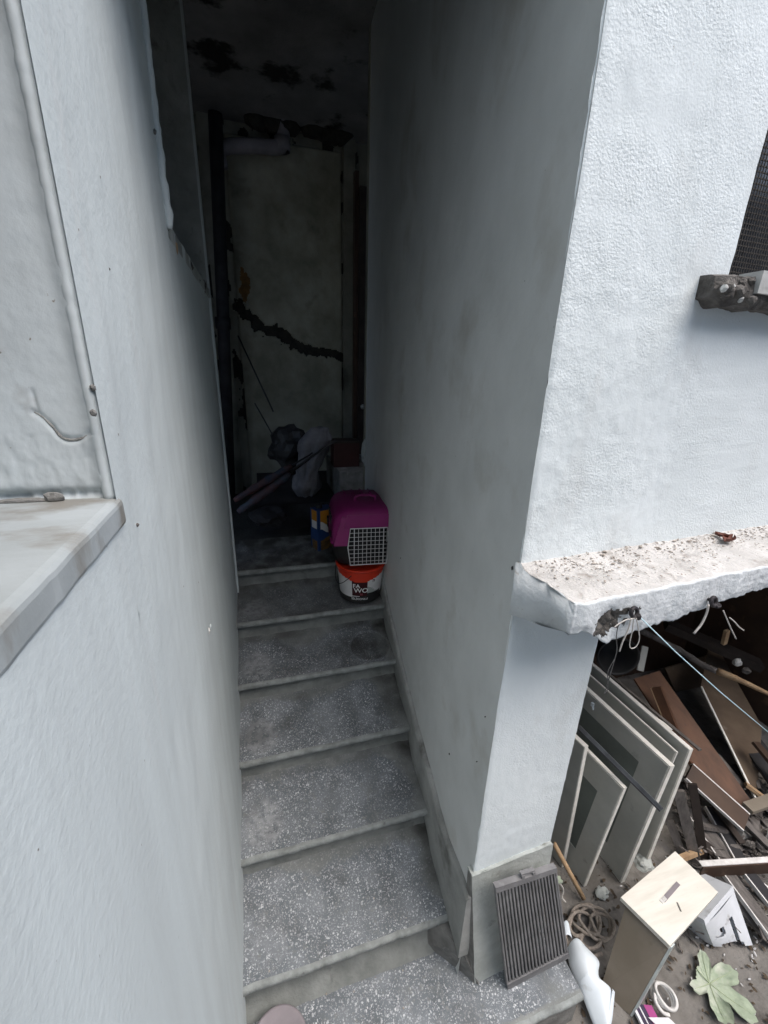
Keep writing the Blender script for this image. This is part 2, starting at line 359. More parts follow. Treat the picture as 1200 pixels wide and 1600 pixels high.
# ------------------------------------------------------------------ left house: wall with window reveal, marble sill, upper opening
RY = -.285                 # near window's far jamb
LZ0, LZ1 = -.4, 6.2
lhouse = thing('house_wall', 'tall white painted plaster wall rising on the left of the steps with marble window sill', 'wall')
OY0, OY1, OZ0, OZ1 = .385, 1.375, 2.17, 3.35
EY = 1.41                   # wall's far end
def lwall(y, z):
    d = (.0035*fbm((0, y, z), 2.2) + .0014*fbm((3, y*1.5, z*.5), 9))*sstep(y, RY, RY+.06)
    # chip at the wall's middle
    r = math.hypot(y-.70, (z-1.13)*1.0); d -= .006*math.exp(-(r/.012)**2)
    return Vector((lw(y)+d, y, z))
# far part (y > RY) : full height
ys = np.concatenate([np.linspace(RY-.007, OY0, 90), np.linspace(OY0, OY1, 80)[1:], np.linspace(OY1, EY, 6)[1:]])
zs = np.concatenate([np.linspace(LZ0, OZ0, 200), np.linspace(OZ0, OZ1, 70)[1:], np.linspace(OZ1, LZ1, 40)[1:]])
def rect_grid(name, ys, zs, fn, m, parent, skip, smooth=True):
    V = [fn(y, z) for z in zs for y in ys]; Fc = []; n = len(ys)
    for j in range(len(zs)-1):
        for i in range(n-1):
            if skip and skip((ys[i]+ys[i+1])/2, (zs[j]+zs[j+1])/2): continue
            a = j*n+i; Fc.append((a, a+1, a+n+1, a+n))
    return obj(name, V, Fc, m, parent, smooth)
rect_grid('wall_face', ys, zs, lwall, 'left_paint', lhouse, lambda y, z: OY0 < y < OY1 and OZ0 < z < OZ1)
# wall under the near window
ys2 = np.linspace(-1.9, RY, 150); zs2 = np.linspace(LZ0, 1.70, 160)
rect_grid('wall_face', ys2, zs2, lwall, 'left_paint', lhouse, None)
# end of the wall, opening jambs and lining
slab('wall_end', (-.30, EY-.03, LZ0), (.298, 0, 0), (0, .03, 0), (0, 0, LZ1-LZ0), 'left_paint', lhouse, .004)
# bright plaster arris along the wall's far edge
tube('plaster_bead', [(lw(EY)-.004+.002*fbm((0,0,z),6), EY-.002, z) for z in np.linspace(.70, OZ0+.02, 60)], .007, 'left_paint', lhouse)
win2 = thing('x', None, None); bpy.data.objects.remove(win2)
def jamb(u, v):
    x = lerp(-.30, lw(OY1)+.001, u); z = lerp(OZ0-.03, OZ1, v)
    return Vector((x, OY1-.004+.004*fbm((x, z, 1), 12), z))
grid('opening_jamb', jamb, 40, 120, 'grey_plaster', lhouse)
slab('opening_sill', (-.30, OY0-.02, OZ0-.035), (.296, 0, 0), (0, OY1-OY0+.03, 0), (0, 0, .033), 'grey_plaster', lhouse, .004)
slab('opening_back', (-.33, OY0-.05, OZ0-.04), (.03, 0, 0), (0, OY1-OY0+.1, 0), (0, 0, OZ1-OZ0+.1), 'glass_dark', lhouse, 0)
slab('opening_jamb', (-.30, OY0-.03, OZ0), (.292, 0, 0), (0, .026, 0), (0, 0, OZ1-OZ0), 'grey_plaster', lhouse, .003)
# rough plaster lip round the opening's near edge
tube('plaster_lip', [(.000+.004*fbm((1,0,z),9), OY0-.004+.008*fbm((0,2,z),14), z) for z in np.linspace(OZ0-.02, OZ1, 160)], .0095, 'left_paint', lhouse,
     taper=[.7+.5*abs(fbm((7,0,z),20)) for z in np.linspace(OZ0-.02, OZ1, 160)])
def chunk(name, c, s, m, seed):
    rn = random.Random(seed); bm = bmesh.new()
    for k in range(11): bm.verts.new(Vector(c)+Vector((rn.uniform(-1,1)*s[0]*1.3, rn.uniform(-1,1)*s[1], rn.uniform(-1,1)*s[2]*.8)))
    r = bmesh.ops.convex_hull(bm, input=bm.verts); bmesh.ops.delete(bm, geom=[v for v in bm.verts if not v.link_faces], context='VERTS')
    return from_bm(name, bm, m)
def rock(name, c, s, m, parent=None, seed=0, sub=2, flat=1):
    bm = bmesh.new(); bmesh.ops.create_icosphere(bm, subdivisions=sub, radius=1)
    c = Vector(c); s = Vector(s) if hasattr(s, '__len__') else Vector((s,s,s))
    for v in bm.verts:
        n = v.co.copy(); k = 1+.38*noise.noise(n*1.3+Vector((seed*3.1,seed,0)))+.2*noise.noise(n*3+Vector((0,seed*2.7,0)))
        v.co = Vector((n.x*s.x*k, n.y*s.y*k, n.z*s.z*k*flat)) + c
    return from_bm(name, bm, m, parent)
for k, (y, z, s, mm) in enumerate([(.40,2.165,.022,'raw_concrete'),(.47,2.15,.020,'scar'),(.50,2.135,.024,'pale_wood'),(.60,2.16,.020,'raw_concrete'),(.80,2.15,.025,'raw_concrete'),(1.0,2.145,.02,'scar'),(1.2,2.15,.028,'raw_concrete')]):
    rock('plaster_lump', (-.016, y, z), (s*.6, s*1.4, s), mm, lhouse, k)
# reveal of the near window (faces the yard), with cracks pressed in
def pdist(x, z, P):
    d = 9
    for a, b in zip(P, P[1:]):
        ax, az, bx, bz = a[0], a[1], b[0], b[1]; L2 = (bx-ax)**2+(bz-az)**2; t = max(0, min(1, ((x-ax)*(bx-ax)+(z-az)*(bz-az))/L2))
        d = min(d, math.hypot(x-ax-t*(bx-ax), z-az-t*(bz-az)))
    return d
CK = [(q.x, q.z) for q in spline([Yp(a, b, RY) for a, b in ((52,644),(66,652),(82,668),(96,684),(112,688),(130,684),(142,674),(150,668))], 3)]
CK2 = [(q.x, q.z) for q in spline([Yp(a, b, RY) for a, b in ((50,612),(54,628),(58,640))], 3)]
def reveal(u, v):
    x = lerp(-.42, 0, u**.8); z = lerp(1.700, 4.2, v**1.6)
    d = .0005*fbm((x, 5, z), 9) + .0003*fbm((x, 9, z), 70, 3)
    d += .005*math.exp(-((x+.006)/.009)**2)*(.95+.15*fbm((0,0,z),30))
    if z < 1.85:
        dd = pdist(x, z, CK)
        if dd < .012: d -= (.0026+.0014*fbm((x,0,z),90))*math.exp(-(dd/.0024)**2)*(.7+.6*abs(fbm((x,5,z),60)))
        dd = pdist(x, z, CK2)
        if dd < .008: d -= .0015*math.exp(-(dd/.0018)**2)
    if z < 1.79 and d: d += .0008*fbm((x*2, 7, z), 45)
    # undercut where the plaster stops above the sill
    d -= .010*math.exp(-((z-1.722)/.006)**2)*(.5+abs(fbm((x,0,2),25)))
    return Vector((x, RY-d, z))
o = grid('window_reveal', reveal, 220, 460, ['reveal_paint'], lhouse)
# plaster ridge that runs up the corner of the reveal
zz = [1.715+k*.006 for k in range(300)]
tube('plaster_ridge', [(-.006+.0012*fbm((0,4,z),7), RY+.0010+.0006*fbm((0,1,z),11), z) for z in zz], .0072, 'reveal_paint', lhouse, seg=12, taper=[.95+.08*fbm((0,0,z),12)+.10*fbm((5,0,z),120) for z in zz])
# crack filling
tube('crack', [Vector((a, RY+.0020+.0006*fbm((a,0,b),90), b)) for a, b in CK], .0013, 'crack_fill', lhouse, taper=[(.5+.9*min(1, k/8))*(.8+.5*abs(fbm((k*.7,0,0),1))) for k in range(len(CK))])
rock('mortar_lump', (-.058, RY-.006, 1.722), (.010, .004, .006), 'mortar', lhouse, 3)
rock('mortar_lump', (-.090, RY-.005, 1.719), (.030, .004, .0035), 'mortar', lhouse, 5)
# marble sill
sill = None
def sl(u, v):
    y = lerp(RY+.004, -1.9, u); return y
bm = bmesh.new()
prof = [(-.42,1.690),(.003,1.683),(.0052,1.6845),(.0062,1.688),(.0060,1.7085),(.0050,1.7125),(.0022,1.7150),(-.003,1.7165),(-.42,1.7225)]
rows = []
for y in np.linspace(RY+.001, -1.9, 160):
    e = .0010*fbm((0, y, 0), 20)+.0006*fbm((0, y, 4), 70)-.0025*max(0, fbm((0,y,8),30)-.35)
    rows.append([bm.verts.new((x + (e if x > 0 else 0), y, z + (.0006*fbm((x*5, y, 1), 15) if z > 1.7 else 0))) for x, z in prof])
n = len(prof)
for a, b in zip(rows, rows[1:]):
    for k in range(n): bm.faces.new((a[k], a[(k+1) % n], b[(k+1) % n], b[k]))
bm.faces.new(rows[0]); bm.faces.new(list(reversed(rows[-1])))
from_bm('marble_sill', bm, 'marble', lhouse, smooth=False)
slab('unseen_near_jamb', (-.42, -1.9, 1.6), (.418, 0, 0), (0, .93, 0), (0, 0, 1.2), 'left_paint', lhouse, .003)  # unseen jamb, set close in to shade the reveal
slab('reveal_back', (-.46, -1.9, 1.6), (.035, 0, 0), (0, 1.63, 0), (0, 0, 2.9), 'glass_dark', lhouse, 0)
slab('unseen_wall_above', (-.42, -1.9, 2.36), (.418, 0, 0), (0, 1.61, 0), (0, 0, 3.84), 'left_paint', lhouse, .003)  # unseen, brought low over the window to shade the reveal

# ------------------------------------------------------------------ right house: corridor wall, facade, pillar, ledge, window
rhouse = thing('house_wall', 'white stippled plaster house corner on the right with broken ledge, pillar and corridor wall', 'wall')
REY = 1.83
CX = -.02                  # corner, in facade coordinates
def rwall(y, z):
    x = rw(y) + .004*fbm((1, y, z), 1.8) + .0012*fbm((2, y, z), 8)
    if z < .42: x += .0
    return Vector((x, y, z))
ys = np.linspace(YF-.001, REY, 150); zs = np.concatenate([np.linspace(-.4, 2.6, 220), np.linspace(2.6, 6.2, 60)[1:]])
rect_grid('corridor_wall', ys, zs, rwall, 'right_paint', rhouse, None)
# facade above the ledge and pillar below it
PXW = .272                 # pillar width from the reference corner
WX0, WZ0 = .395, 2.062
xs = np.concatenate([np.linspace(CX+.001, PXW, 70), np.linspace(PXW, WX0, 30)[1:], np.linspace(WX0, 3.6, 120)[1:]])
zs = np.concatenate([np.linspace(-.4, 1.40, 190), np.linspace(1.40, WZ0, 110)[1:], np.linspace(WZ0, 3.3, 90)[1:], np.linspace(3.3, 6.2, 30)[1:]])
def fac(x, z):
    d = .0030*fbm((x, 7, z), 2.5) + .0010*fbm((x, 2, z), 30, 3) + .0006*fbm((x, 4, z), 75, 2)
    e = math.exp(-((x-CX)/.006)**2)
    return fc(x + e*.0025*fbm((0, 0, z), 25), d - .004*e, z)
rect_grid('facade', xs, zs, fac, 'facade_paint', rhouse, lambda x, z: (x > PXW and z < 1.38) or (x < PXW and z < .37) or (WX0 < x < 1.5 and WZ0 < z < 3.2))
# closing faces of the wall mass so nothing is paper thin
slab('pillar_side', fc(PXW-.036, -.006, -.4), FXD*.03, FYD*.30, (0,0,1.78), 'grey_plaster', rhouse, .003)
slab('window_jamb', fc(WX0-.02, -.004, WZ0), FXD*.02, FYD*.18, (0,0,1.14), 'facade_paint', rhouse, .002)
# arris of the corner: small lumps of paint
zz = np.linspace(.40, 3.6, 500)
0 and tube('corner_arris', [fc(CX+.003+.0012*fbm((0,0,z),18), -.002+.001*fbm((3,0,z),18), z) for z in zz], .0045, 'facade_paint', rhouse, seg=6, taper=[.8+.6*fbm((0,9,z),35) for z in zz])
slab('unseen_lintel', (.004, YF+.012, 2.66), (W0-.012, 0, 0), (0, .22, 0), (0, 0, 3.5), 'right_paint', rhouse, .004)  # unseen, added above the view to cut light reaching the far steps
# skirting along the corridor wall (rises with the steps) 
sk = [(-.094,.30),(.0,.285),(.10,.265),(.20,.28),(.32,.325),(.5,.375),(.8,.50),(1.1,.655),(1.385,.81)]
bm = bmesh.new(); P = []
for i in range(90):
    y = lerp(YF-.012, 1.385, i/89)
    for (a, b) in zip(sk, sk[1:]):
        if a[0] <= max(y, -.094) <= b[0]: zt = lerp(a[1], b[1], (max(y,-.094)-a[0])/(b[0]-a[0]))
    zt += .004*fbm((0, y, 0), 12)
    zb = -.012 if y < .03 else -.10 + y*TH/TD
    th = .016+.003*fbm((0, y, 5), 9)
    x = rw(y)
    P.append([bm.verts.new(p) for p in ((x+.02, y, zb), (x-th, y, zb), (x-th, y, zt-.012), (x-th+.006, y, zt), (x+.02, y, zt+.003))])
for a, b in zip(P, P[1:]):
    for k in range(5): bm.faces.new((a[k], a[(k+1) % 5], b[(k+1) % 5], b[k]))
bm.faces.new(P[0]); bm.faces.new(list(reversed(P[-1])))
from_bm('skirting', bm, 'skirt', rhouse, smooth=False)
# plinth on the pillar
bm = bmesh.new()
def pl_fn(u, v):
    z = lerp(-.16, .405, v); xl = lerp(.028, -.030, v); out = lerp(.038, .010, v)
    x = lerp(xl, PXW+.004, u)
    return fc(x, out + .002*fbm((x, 1, z), 12), z + (.004*fbm((x, 0, 0), 22) if v == 1 else 0))
grid('plinth', pl_fn, 50, 90, 'grey_plaster', rhouse)
slab('plinth_top', fc(-.028, .0105, .395), FXD*.300, FYD*.03, (0,0,.009), 'grey_plaster', rhouse, .002)
hexa('plinth_side', [fc(.028,.037,-.17), fc(.031,.037,-.17), fc(.010,-.02,-.17), fc(.000,-.02,-.17), fc(-.030,.009,.402), fc(-.027,.009,.402), fc(-.020,-.02,.402), fc(-.026,-.02,.402)], 'mortar', rhouse, .001)
# mortar fill beside the first riser
hexa('mortar_fill', [Vector(p) for p in ((.62,.03,-.158),(.774,-.138,-.158),(.81,-.05,-.158),(.74,.06,-.158),(.655,.03,-.030),(.716,-.104,-.008),(.75,-.06,-.008),(.74,.06,-.030))], 'mortar', rhouse, .004)

# the ledge: uneven concrete slab on the facade, broken along its lower edge
LXE = 3.4
def ledge_bottom(x):
    pts = [(-.03,1.374),(.02,1.374),(.05,1.362),(.10,1.334),(.16,1.345),(.24,1.352),(.34,1.362),(.46,1.378),(.56,1.386),(.62,1.400),(3.4,1.405)]
    for (a, b) in zip(pts, pts[1:]):
        if a[0] <= x <= b[0]: return lerp(a[1], b[1], (x-a[0])/(b[0]-a[0])) + .006*fbm((x, 0, 0), 16) + .003*fbm((x, 3, 0), 60)
    return 1.40
NX = 420; NF = 26; ring = 12+NF+4
V = []; Fc = []; MI = []
for i in range(NX+1):
    x = lerp(CX-.004, 1.6, (i/NX)) 
    out = .158 - .004*math.exp(-((x-CX)/.012)**2) + .004*fbm((x, 0, 4), 8) + .0010*fbm((x, 0, 9), 40)+.003*fbm((x, 0, 2), 18)
    zt = 1.452 + .03*max(0,x)*.4; zb = ledge_bottom(x)
    zbw = 1.325 + .012*fbm((x, 8, 0), 10) + .02*sstep(x, .1, .6)
    for k in range(ring):
        if k < 12:                               # top surface from wall to front
            t = k/11; o_ = lerp(-.01, out-.004, t); z = zt + .010*math.exp(-(o_/.02)**2) - .004*t + .0022*fbm((x, o_, 1), 22) + .0016*fbm((x, o_, 2), 70, 2)
            if t > .9: z -= .004
        elif k < 12+NF:                             # front face
            t = (k-12)/(NF-1); o_ = out + .002*math.sin(t*3) + .0012*fbm((x, t*.1, 6), 34) - .010*max(0, t-.75)*3*abs(fbm((x,1,1),20)); z = lerp(zt-.010, zb, t)
            r = math.hypot((x-.095)/.030, (z-1.385)/.030)    # spalled patch
            o_ -= .014*math.exp(-r*r)*(1+fbm((x, z, 3), 60))
        else:
            t = (k-12-NF)/3; o_ = lerp(out-.012, -.01, t); z = lerp(zb+.001, zbw, t)+.003*fbm((x, o_, 0), 30)
        xx = x
        if i < 3: xx = x + (3-i)*.003*fbm((k*.2, 0, 0), 3)
        xx += .024*max(0, o_)/.158*math.exp(-max(0, x-CX)/.05)
        V.append(fc(xx, o_, z))
for i in range(NX):
    for k in range(ring-1):
        a = i*ring+k; Fc.append((a, a+ring, a+ring+1, a+1)); q_ = V[a]; xf = (q_-Vector((W0, YF, 0))).dot(FXD)
        r_ = math.hypot((xf-.098-.5*(q_.z-1.385))/.040, (q_.z-1.385)/.030) + .9*fbm(q_, 45)
        r2 = math.hypot((xf+.0)/.030, (q_.z-1.345)/.010) + .5*fbm(q_, 45)
        MI.append(2 if k > 10 and (r_ < .85 or r2 < .7) else (0 if k < 11 else 1))
Fc.append(tuple(range(ring))); MI.append(1)
led = obj('ledge', V, Fc, ['ledge', 'ledge_face', 'raw_concrete'], rhouse, True)
led.data.polygons.foreach_set('material_index', MI)
slab('cavity_lintel', fc(PXW-.02, -.012, 1.39), FXD*3.2, FYD*1.5, (0,0,.05), 'raw_concrete', rhouse, 0)
# crumbs and grit on the ledge
bm = bmesh.new()
for k in range(900):
    x = abs(random.gauss(0, 1))*.0 + random.uniform(.0, 1.1); out = abs(random.gauss(0, .035)) + .004
    if random.random() < .3: out = random.uniform(0, .15)
    if out > .15: continue
    s = random.uniform(.0006, .0022)*(2.0 if random.random() < .06 else 1)
    mt = Matrix.Translation(fc(x, out, 1.4545+.012*x+.010*math.exp(-(out/.02)**2)-.001)) @ Matrix.Rotation(random.random()*6, 4, 'Z') @ Matrix.Diagonal((s*random.uniform(1,2.4), s, s*.6, 1))
    bmesh.ops.create_icosphere(bm, subdivisions=1, radius=1, matrix=mt)
g = from_bm('grit', bm, 'dirt', None); tag(g, 'grit and crumbs of plaster scattered on the white ledge', 'grit', kind='stuff')
def leaf(name, c, L, Wd, m, ax, curl=.3, up=Vector((0,0,1)), parent=None):
    ax = Vector(ax).normalized(); s = ax.cross(up).normalized(); V = []; Fc = []
    for i in range(9):
        t = i/8; w_ = Wd*math.sin(math.pi*min(1, t*.95+.03))**.8
        for j in range(5):
            q = (j-2)/2; V.append(Vector(c)+ax*(t-.5)*L + s*q*w_ + up*(curl*Wd*q*q + curl*L*.4*(t-.5)**2 + .0015))
    for i in range(8):
        for j in range(4): a = i*5+j; Fc.append((a, a+1, a+6, a+5))
    nb = len(V); V += [v - up*.0006 for v in V]
    Fc += [tuple(q+nb for q in reversed(f)) for f in Fc[:32]]
    return obj(name, V, Fc, m, parent, True)
dl = Fp(1125, 852, .03); c = fc(FXD.dot(dl-fc(0,0,0)), .045, 1.464)
tag(leaf('dry_leaf', c, .055, .014, 'dry_leaf', FXD*1+FYD*.25, .7), 'curled dark red dry leaf lying on the white ledge', 'leaf')
tag(leaf('dry_leaf', c+Vector((.004,.022,.003)), .030, .010, 'dry_leaf', FXD*.4-FYD*.9, .8), 'small dark dry leaf scrap behind the larger red leaf on the ledge', 'leaf')
# window in the facade
slab('window_pane', fc(WX0-.02, -.15, WZ0-.02), FXD*1.2, FYD*.01, (0,0,1.2), 'glass_dark', rhouse, 0)
def frame_bar(a, b, wd): return tube('window_frame', [a, b], wd, 'dark_wood', rhouse, seg=4)
frame_bar(fc(WX0+.012, -.05, WZ0), fc(WX0+.012, -.05, 3.2), .014)
frame_bar(fc(WX0, -.05, WZ0+.012), fc(1.5, -.05, WZ0+.012), .014)
# wire mesh over the window: joined, far too many strands to pick apart
V = []; Fc = []
def addbar(a, b, r):
    v, f = tube_mesh([a, b], r, 4); n0 = len(V); V.extend(v); Fc.extend([tuple(i+n0 for i in q) for q in f])
k = 0
while WX0+k*.008 < .80: addbar(fc(WX0+k*.008, -.03, WZ0), fc(WX0+k*.008, -.03, 2.75), .0011); k += 1
k = 0
while WZ0+k*.010 < 2.75: addbar(fc(WX0, -.0315, WZ0+.005+k*.010), fc(.80, -.0315, WZ0+.005+k*.010), .0016); k += 1
ms = obj('wire_mesh', V, Fc, 'mesh', rhouse); ms['kind'] = 'stuff'
# window sill: crumbling concrete with a stone strip laid on it
bm = bmesh.new(); rows = []
for i in range(120):
    x = lerp(.316, 1.5, i/119)
    z1 = 2.062 + .005*fbm((x,0,0),20); z0 = 2.006 + .008*fbm((x,5,0),22) + .014*math.exp(-((x-.316)/.02)**2)
    ot = .052+.007*fbm((x,2,0),18)-.018*math.exp(-((x-.316)/.015)**2)
    rows.append([bm.verts.new(fc(x, a, b)) for a, b in ((-.03,z0),(ot*.8,z0),(ot,z0+.015),(ot+.003*fbm((x,9,0),40),(z0+z1)/2),(ot-.004,z1-.004),(ot-.014,z1),(-.03,z1+.003))])
for a, b in zip(rows, rows[1:]):
    for k in range(7): bm.faces.new((a[k], b[k], b[(k+1) % 7], a[(k+1) % 7]))
bm.faces.new(rows[0]); bm.faces.new(list(reversed(rows[-1])))
from_bm('window_sill', bm, 'raw_concrete', rhouse)
slab('sill_strip', fc(.405, .061, 2.030), FXD*1.1, FYD*.045, (0,0,.040), 'stone', rhouse, .003)
for k in range(9): rock('broken_concrete', fc(.318+k*.011, .05+random.uniform(-.006,.006), 2.03+random.uniform(-.014,.022)), random.uniform(.006,.013), 'raw_concrete' if k % 3 else 'stone', rhouse, k+20)

for k, (px_, py_, s_) in enumerate([(702,1178,.003),(800,888,.0035),(626,872,.002),(745,1190,.0015),(758,1120,.0015)]):
    p = hit(px_, py_, (1, -AR, 0), W0-.014); rock('dark_fleck', p, (.002, s_*.8, s_*1.5), 'black', rhouse, k)
for k, (px_, py_, s_) in enumerate([(808,935,.006),(812,948,.004),(824,916,.003),(828,893,.0035)]):
    p = Fp(px_, py_, .0); rock('dark_fleck', p, (s_*.6, .003, s_*1.2), 'raw_concrete', rhouse, k+9)
for k, (px_, py_, s_, m_) in enumerate([(327,985,.006,'white_edge'),(329,978,.005,'left_paint'),(214,820,.0016,'grey_wood'),(242,206,.0035,'mortar'),(168,420,.0015,'mortar'),(145,606,.0022,'mortar'),(146,645,.0025,'mortar')]):
    p = Xp(px_, py_, 0); rock('plaster_fleck', p, (.003, s_, s_*1.6), m_, lhouse, k+4)
# ------------------------------------------------------------------ steps
stairs = thing('stone_steps', 'worn grey speckled terrazzo steps climbing into the dark passage between the two white walls', 'steps')
def tread(k):
    y0 = k*TD; z = k*TH; xl = lw(y0)-.01
    xr = rw(y0+.1)+.012
    depth = TD+.03
    if k == -1: xl = -.01; xr = 1.108; y0 = -.262
    if k == -1: depth = .262+.03
    nu, nv = (90, 40) if k > -1 else (130, 40)
    th = .030
    V = []; Fc = []; wear = []; patch = []; grime_gloom = []
    cols = nv+1+5
    for i in range(nu+1):
        u = i/nu; x = lerp(xl, xr, u)
        yf_ = y0 + .003*fbm((x, k*3.7, 0), 7) + .0016*fbm((x, k, 2), 40) + .0035*max(0, fbm((x, k, 5), 14)-.25) - .004*math.exp(-((x-xr+.02)/.02)**2)*0
        if k == -1: yf_ += (x-.8)*.012
        for j in range(cols):
            if j < 5:
                t = j/5; dz = -th*(1-t); yy = yf_ - .0030*math.sin(math.pi*t) ; zz_ = z + dz
                if j == 4: zz_ = z-.004; yy = yf_-.0006
                wv = 0
                if j == 0: yy = yf_ + .006
            else:
                t = (j-5)/nv; yy = yf_ + .004 + t*depth; zz_ = z + (.058*t**3 if k > -1 else 0) - .0016*math.exp(-t/.04) + .0012*fbm((x, yy, k), 9) - .0025*math.exp(-((x-.38)/.2)**2)*math.exp(-((t-.2)/.25)**2)
                n1 = fbm((x, yy, k*5), 5)
                wv = sstep(t, .0, .03)*(1-.8*sstep(t, .70+.2*n1, .95+.2*n1))*(1-.85*sstep(x, xr-.14+.1*n1, xr-.03+.06*n1))
                if k >= 3: wv *= (.7 if k == 3 else .4)
                if k == -1: wv = sstep(t, .03, .1)*(1-sstep(t, .75, .95))
            if j < 6: zz_ += .0014*fbm((x, j*.3, k), 35); yy += .0010*fbm((x, j*.4, k+7), 60)
            V.append((x, yy, zz_)); wear.append(max(0, wv))
            pc = (.09, .12) if k >= 0 else (.1, .1)
            pt = 0
            if k in (0, 1, 2, 3, 4) and j > 5:
                r = math.hypot((x-.085)/.075, ((yy-y0)-.115)/.10); pt = 1-sstep(r, .75, 1.05)
                if k == 0: pt *= .25
            if k == 3 and j > 5:
                pass
            patch.append(pt)
            gr = (0,0,0,.25,.45,.85,0)[k] if k >= 0 else 0  # upper treads darkened in colour for the gloom deep in the passage
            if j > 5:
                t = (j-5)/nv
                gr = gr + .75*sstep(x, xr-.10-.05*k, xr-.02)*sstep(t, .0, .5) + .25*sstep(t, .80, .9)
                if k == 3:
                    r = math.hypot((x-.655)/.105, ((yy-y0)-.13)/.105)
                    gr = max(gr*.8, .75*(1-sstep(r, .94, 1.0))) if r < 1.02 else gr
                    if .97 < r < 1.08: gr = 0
            grime_gloom.append(min(1, gr))
    for i in range(nu):
        for j in range(cols-1): a = i*cols+j; Fc.append((a, a+cols, a+cols+1, a+1))
    top = len(V)
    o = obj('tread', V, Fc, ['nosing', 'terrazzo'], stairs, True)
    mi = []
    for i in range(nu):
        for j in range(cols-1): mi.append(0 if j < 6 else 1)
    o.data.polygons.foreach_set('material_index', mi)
    for nm, arr in (('wear', wear), ('patch', patch), ('grime_gloom', grime_gloom)):
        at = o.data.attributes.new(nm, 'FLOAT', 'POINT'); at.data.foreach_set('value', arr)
    # riser under the overhang
    def rf(u, v):
        x = lerp(xl, xr, u); zz_ = lerp(z-TH-.005, z-th+.004, v)
        return Vector((x, y0+.030+.003*fbm((x, zz_, k), 12) - .050*(1-v)**3.2 + .004*fbm((x, 1, k), 20)*(1-v), zz_))
    if k == -1:
        slab('riser', (-.01, y0+.012, z-TH-.05), (1.112, 0, 0), (0, .26, 0), (0, 0, TH+.05-th+.002), 'mortar', stairs, .002)
        slab('tread_end', (xr-.002, y0+.004, z-th), (.003, 0, 0), (0, .17, 0), (0, 0, th-.003), 'nosing', stairs, .001)
    else: grid('riser', rf, 60, 12, 'riser', stairs)
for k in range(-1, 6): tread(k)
# the cement landing at the top
def ld(u, v):
    x = lerp(-1.0, 2.0, u); y = lerp(5*TD+.22, 3.05, v); return Vector((x, y, 5*TH-.001+.004*fbm((x, y, 0), 4)))
tag(grid('passage_floor', ld, 60, 40, 'floor_gloom'), kind='structure')
# pebbles and crumbs on the steps
bm = bmesh.new()
for k in range(150):
    st = random.randint(-1, 4); x = random.uniform(.02, .72); y = random.uniform(.02, .26)
    if random.random() < .45: y = random.uniform(.22, .262)
    yb = st*TD if st >= 0 else -.26
    s = random.uniform(.0008, .0026)
    bmesh.ops.create_icosphere(bm, subdivisions=1, radius=1, matrix=Matrix.Translation((x, yb+y, st*TH+s*.6+.001)) @ Matrix.Rotation(random.random()*6, 4, 'Z') @ Matrix.Diagonal((s*1.5, s, s, 1)))
tag(from_bm('grit', bm, 'dirt'), 'small grit and pebbles lying on the speckled steps', 'grit', kind='stuff')

# round tub with a mauve lid on the lowest step
lid = thing('lidded_tub', 'round shallow tub with dull mauve lid on the lowest step by the left wall', 'tub')
c = Vector((.098, -.105, -.153+.002))
lathe('tub', [(.0,.0),(.078,.0),(.083,.04),(.083,.045)], c, 'grey_plaster', lid)
lathe('lid', [(.086,.040),(.088,.050),(.086,.054),(.080,.056),(.076,.052),(.0,.0535)], c, 'mauve', lid)

# ------------------------------------------------------------------ passage behind: back wall, side, ceiling
BY = 3.0
tagd = thing('back_wall', 'dark mouldy plaster wall at the end of the passage with a diagonal break', 'wall')
SC = [(q.x, q.z) for q in spline([Yp(*a, BY-.02) for a in ((372,474),(380,488),(395,497),(415,514),(440,524),(465,538),(490,548),(515,552),(535,557))], 3)]
X0_, X1_ = Yp(374, 530, BY).x, Yp(535, 540, BY).x
def scw(x, z): return pdist(x, z, SC)/(.038*(.55+1.1*max(0, .5+fbm((x,0,z),6))*math.exp(-((x-X0_-.25)/.35)**2)+.25)) + .45*fbm((x,3,z),24)
def bw(u, v):
    x = lerp(-1.2, 2.2, u); z = lerp(.7, 3.5, v)
    d = .008*fbm((x, 0, z), 3) + .003*fbm((x, 4, z), 14)
    if X0_ < x < X1_ and z < 3.38: d += .014*sstep(x,X0_,X0_+.012)*(1-sstep(x,X1_-.012,X1_))
    if X0_-.1 < x < X1_+.1 and 1.3 < z < 2.5 and scw(x, z) < 1: d -= .018
    return Vector((x, BY-d, z))
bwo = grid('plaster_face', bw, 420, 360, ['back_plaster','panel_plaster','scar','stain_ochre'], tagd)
mi = []
pa = Yp(383, 447, BY)
for f in bwo.data.polygons:
    c = f.center; x, z = c.x, c.z; i_ = 0
    if X0_+.006 < x < X1_-.006 and z < 3.38: i_ = 1
    if X0_-.1 < x < X1_+.1 and 1.3 < z < 2.5 and scw(x, z) < 1: i_ = 2
    elif math.hypot((x-pa.x)/.05, (z-pa.z)/.12)+.6*fbm((x,1,z),12) < .8: i_ = 3
    elif i_ == 0 and fbm((x, 9, z*.5), 7) > .22: i_ = 2
    mi.append(i_)
bwo.data.polygons.foreach_set('material_index', mi)
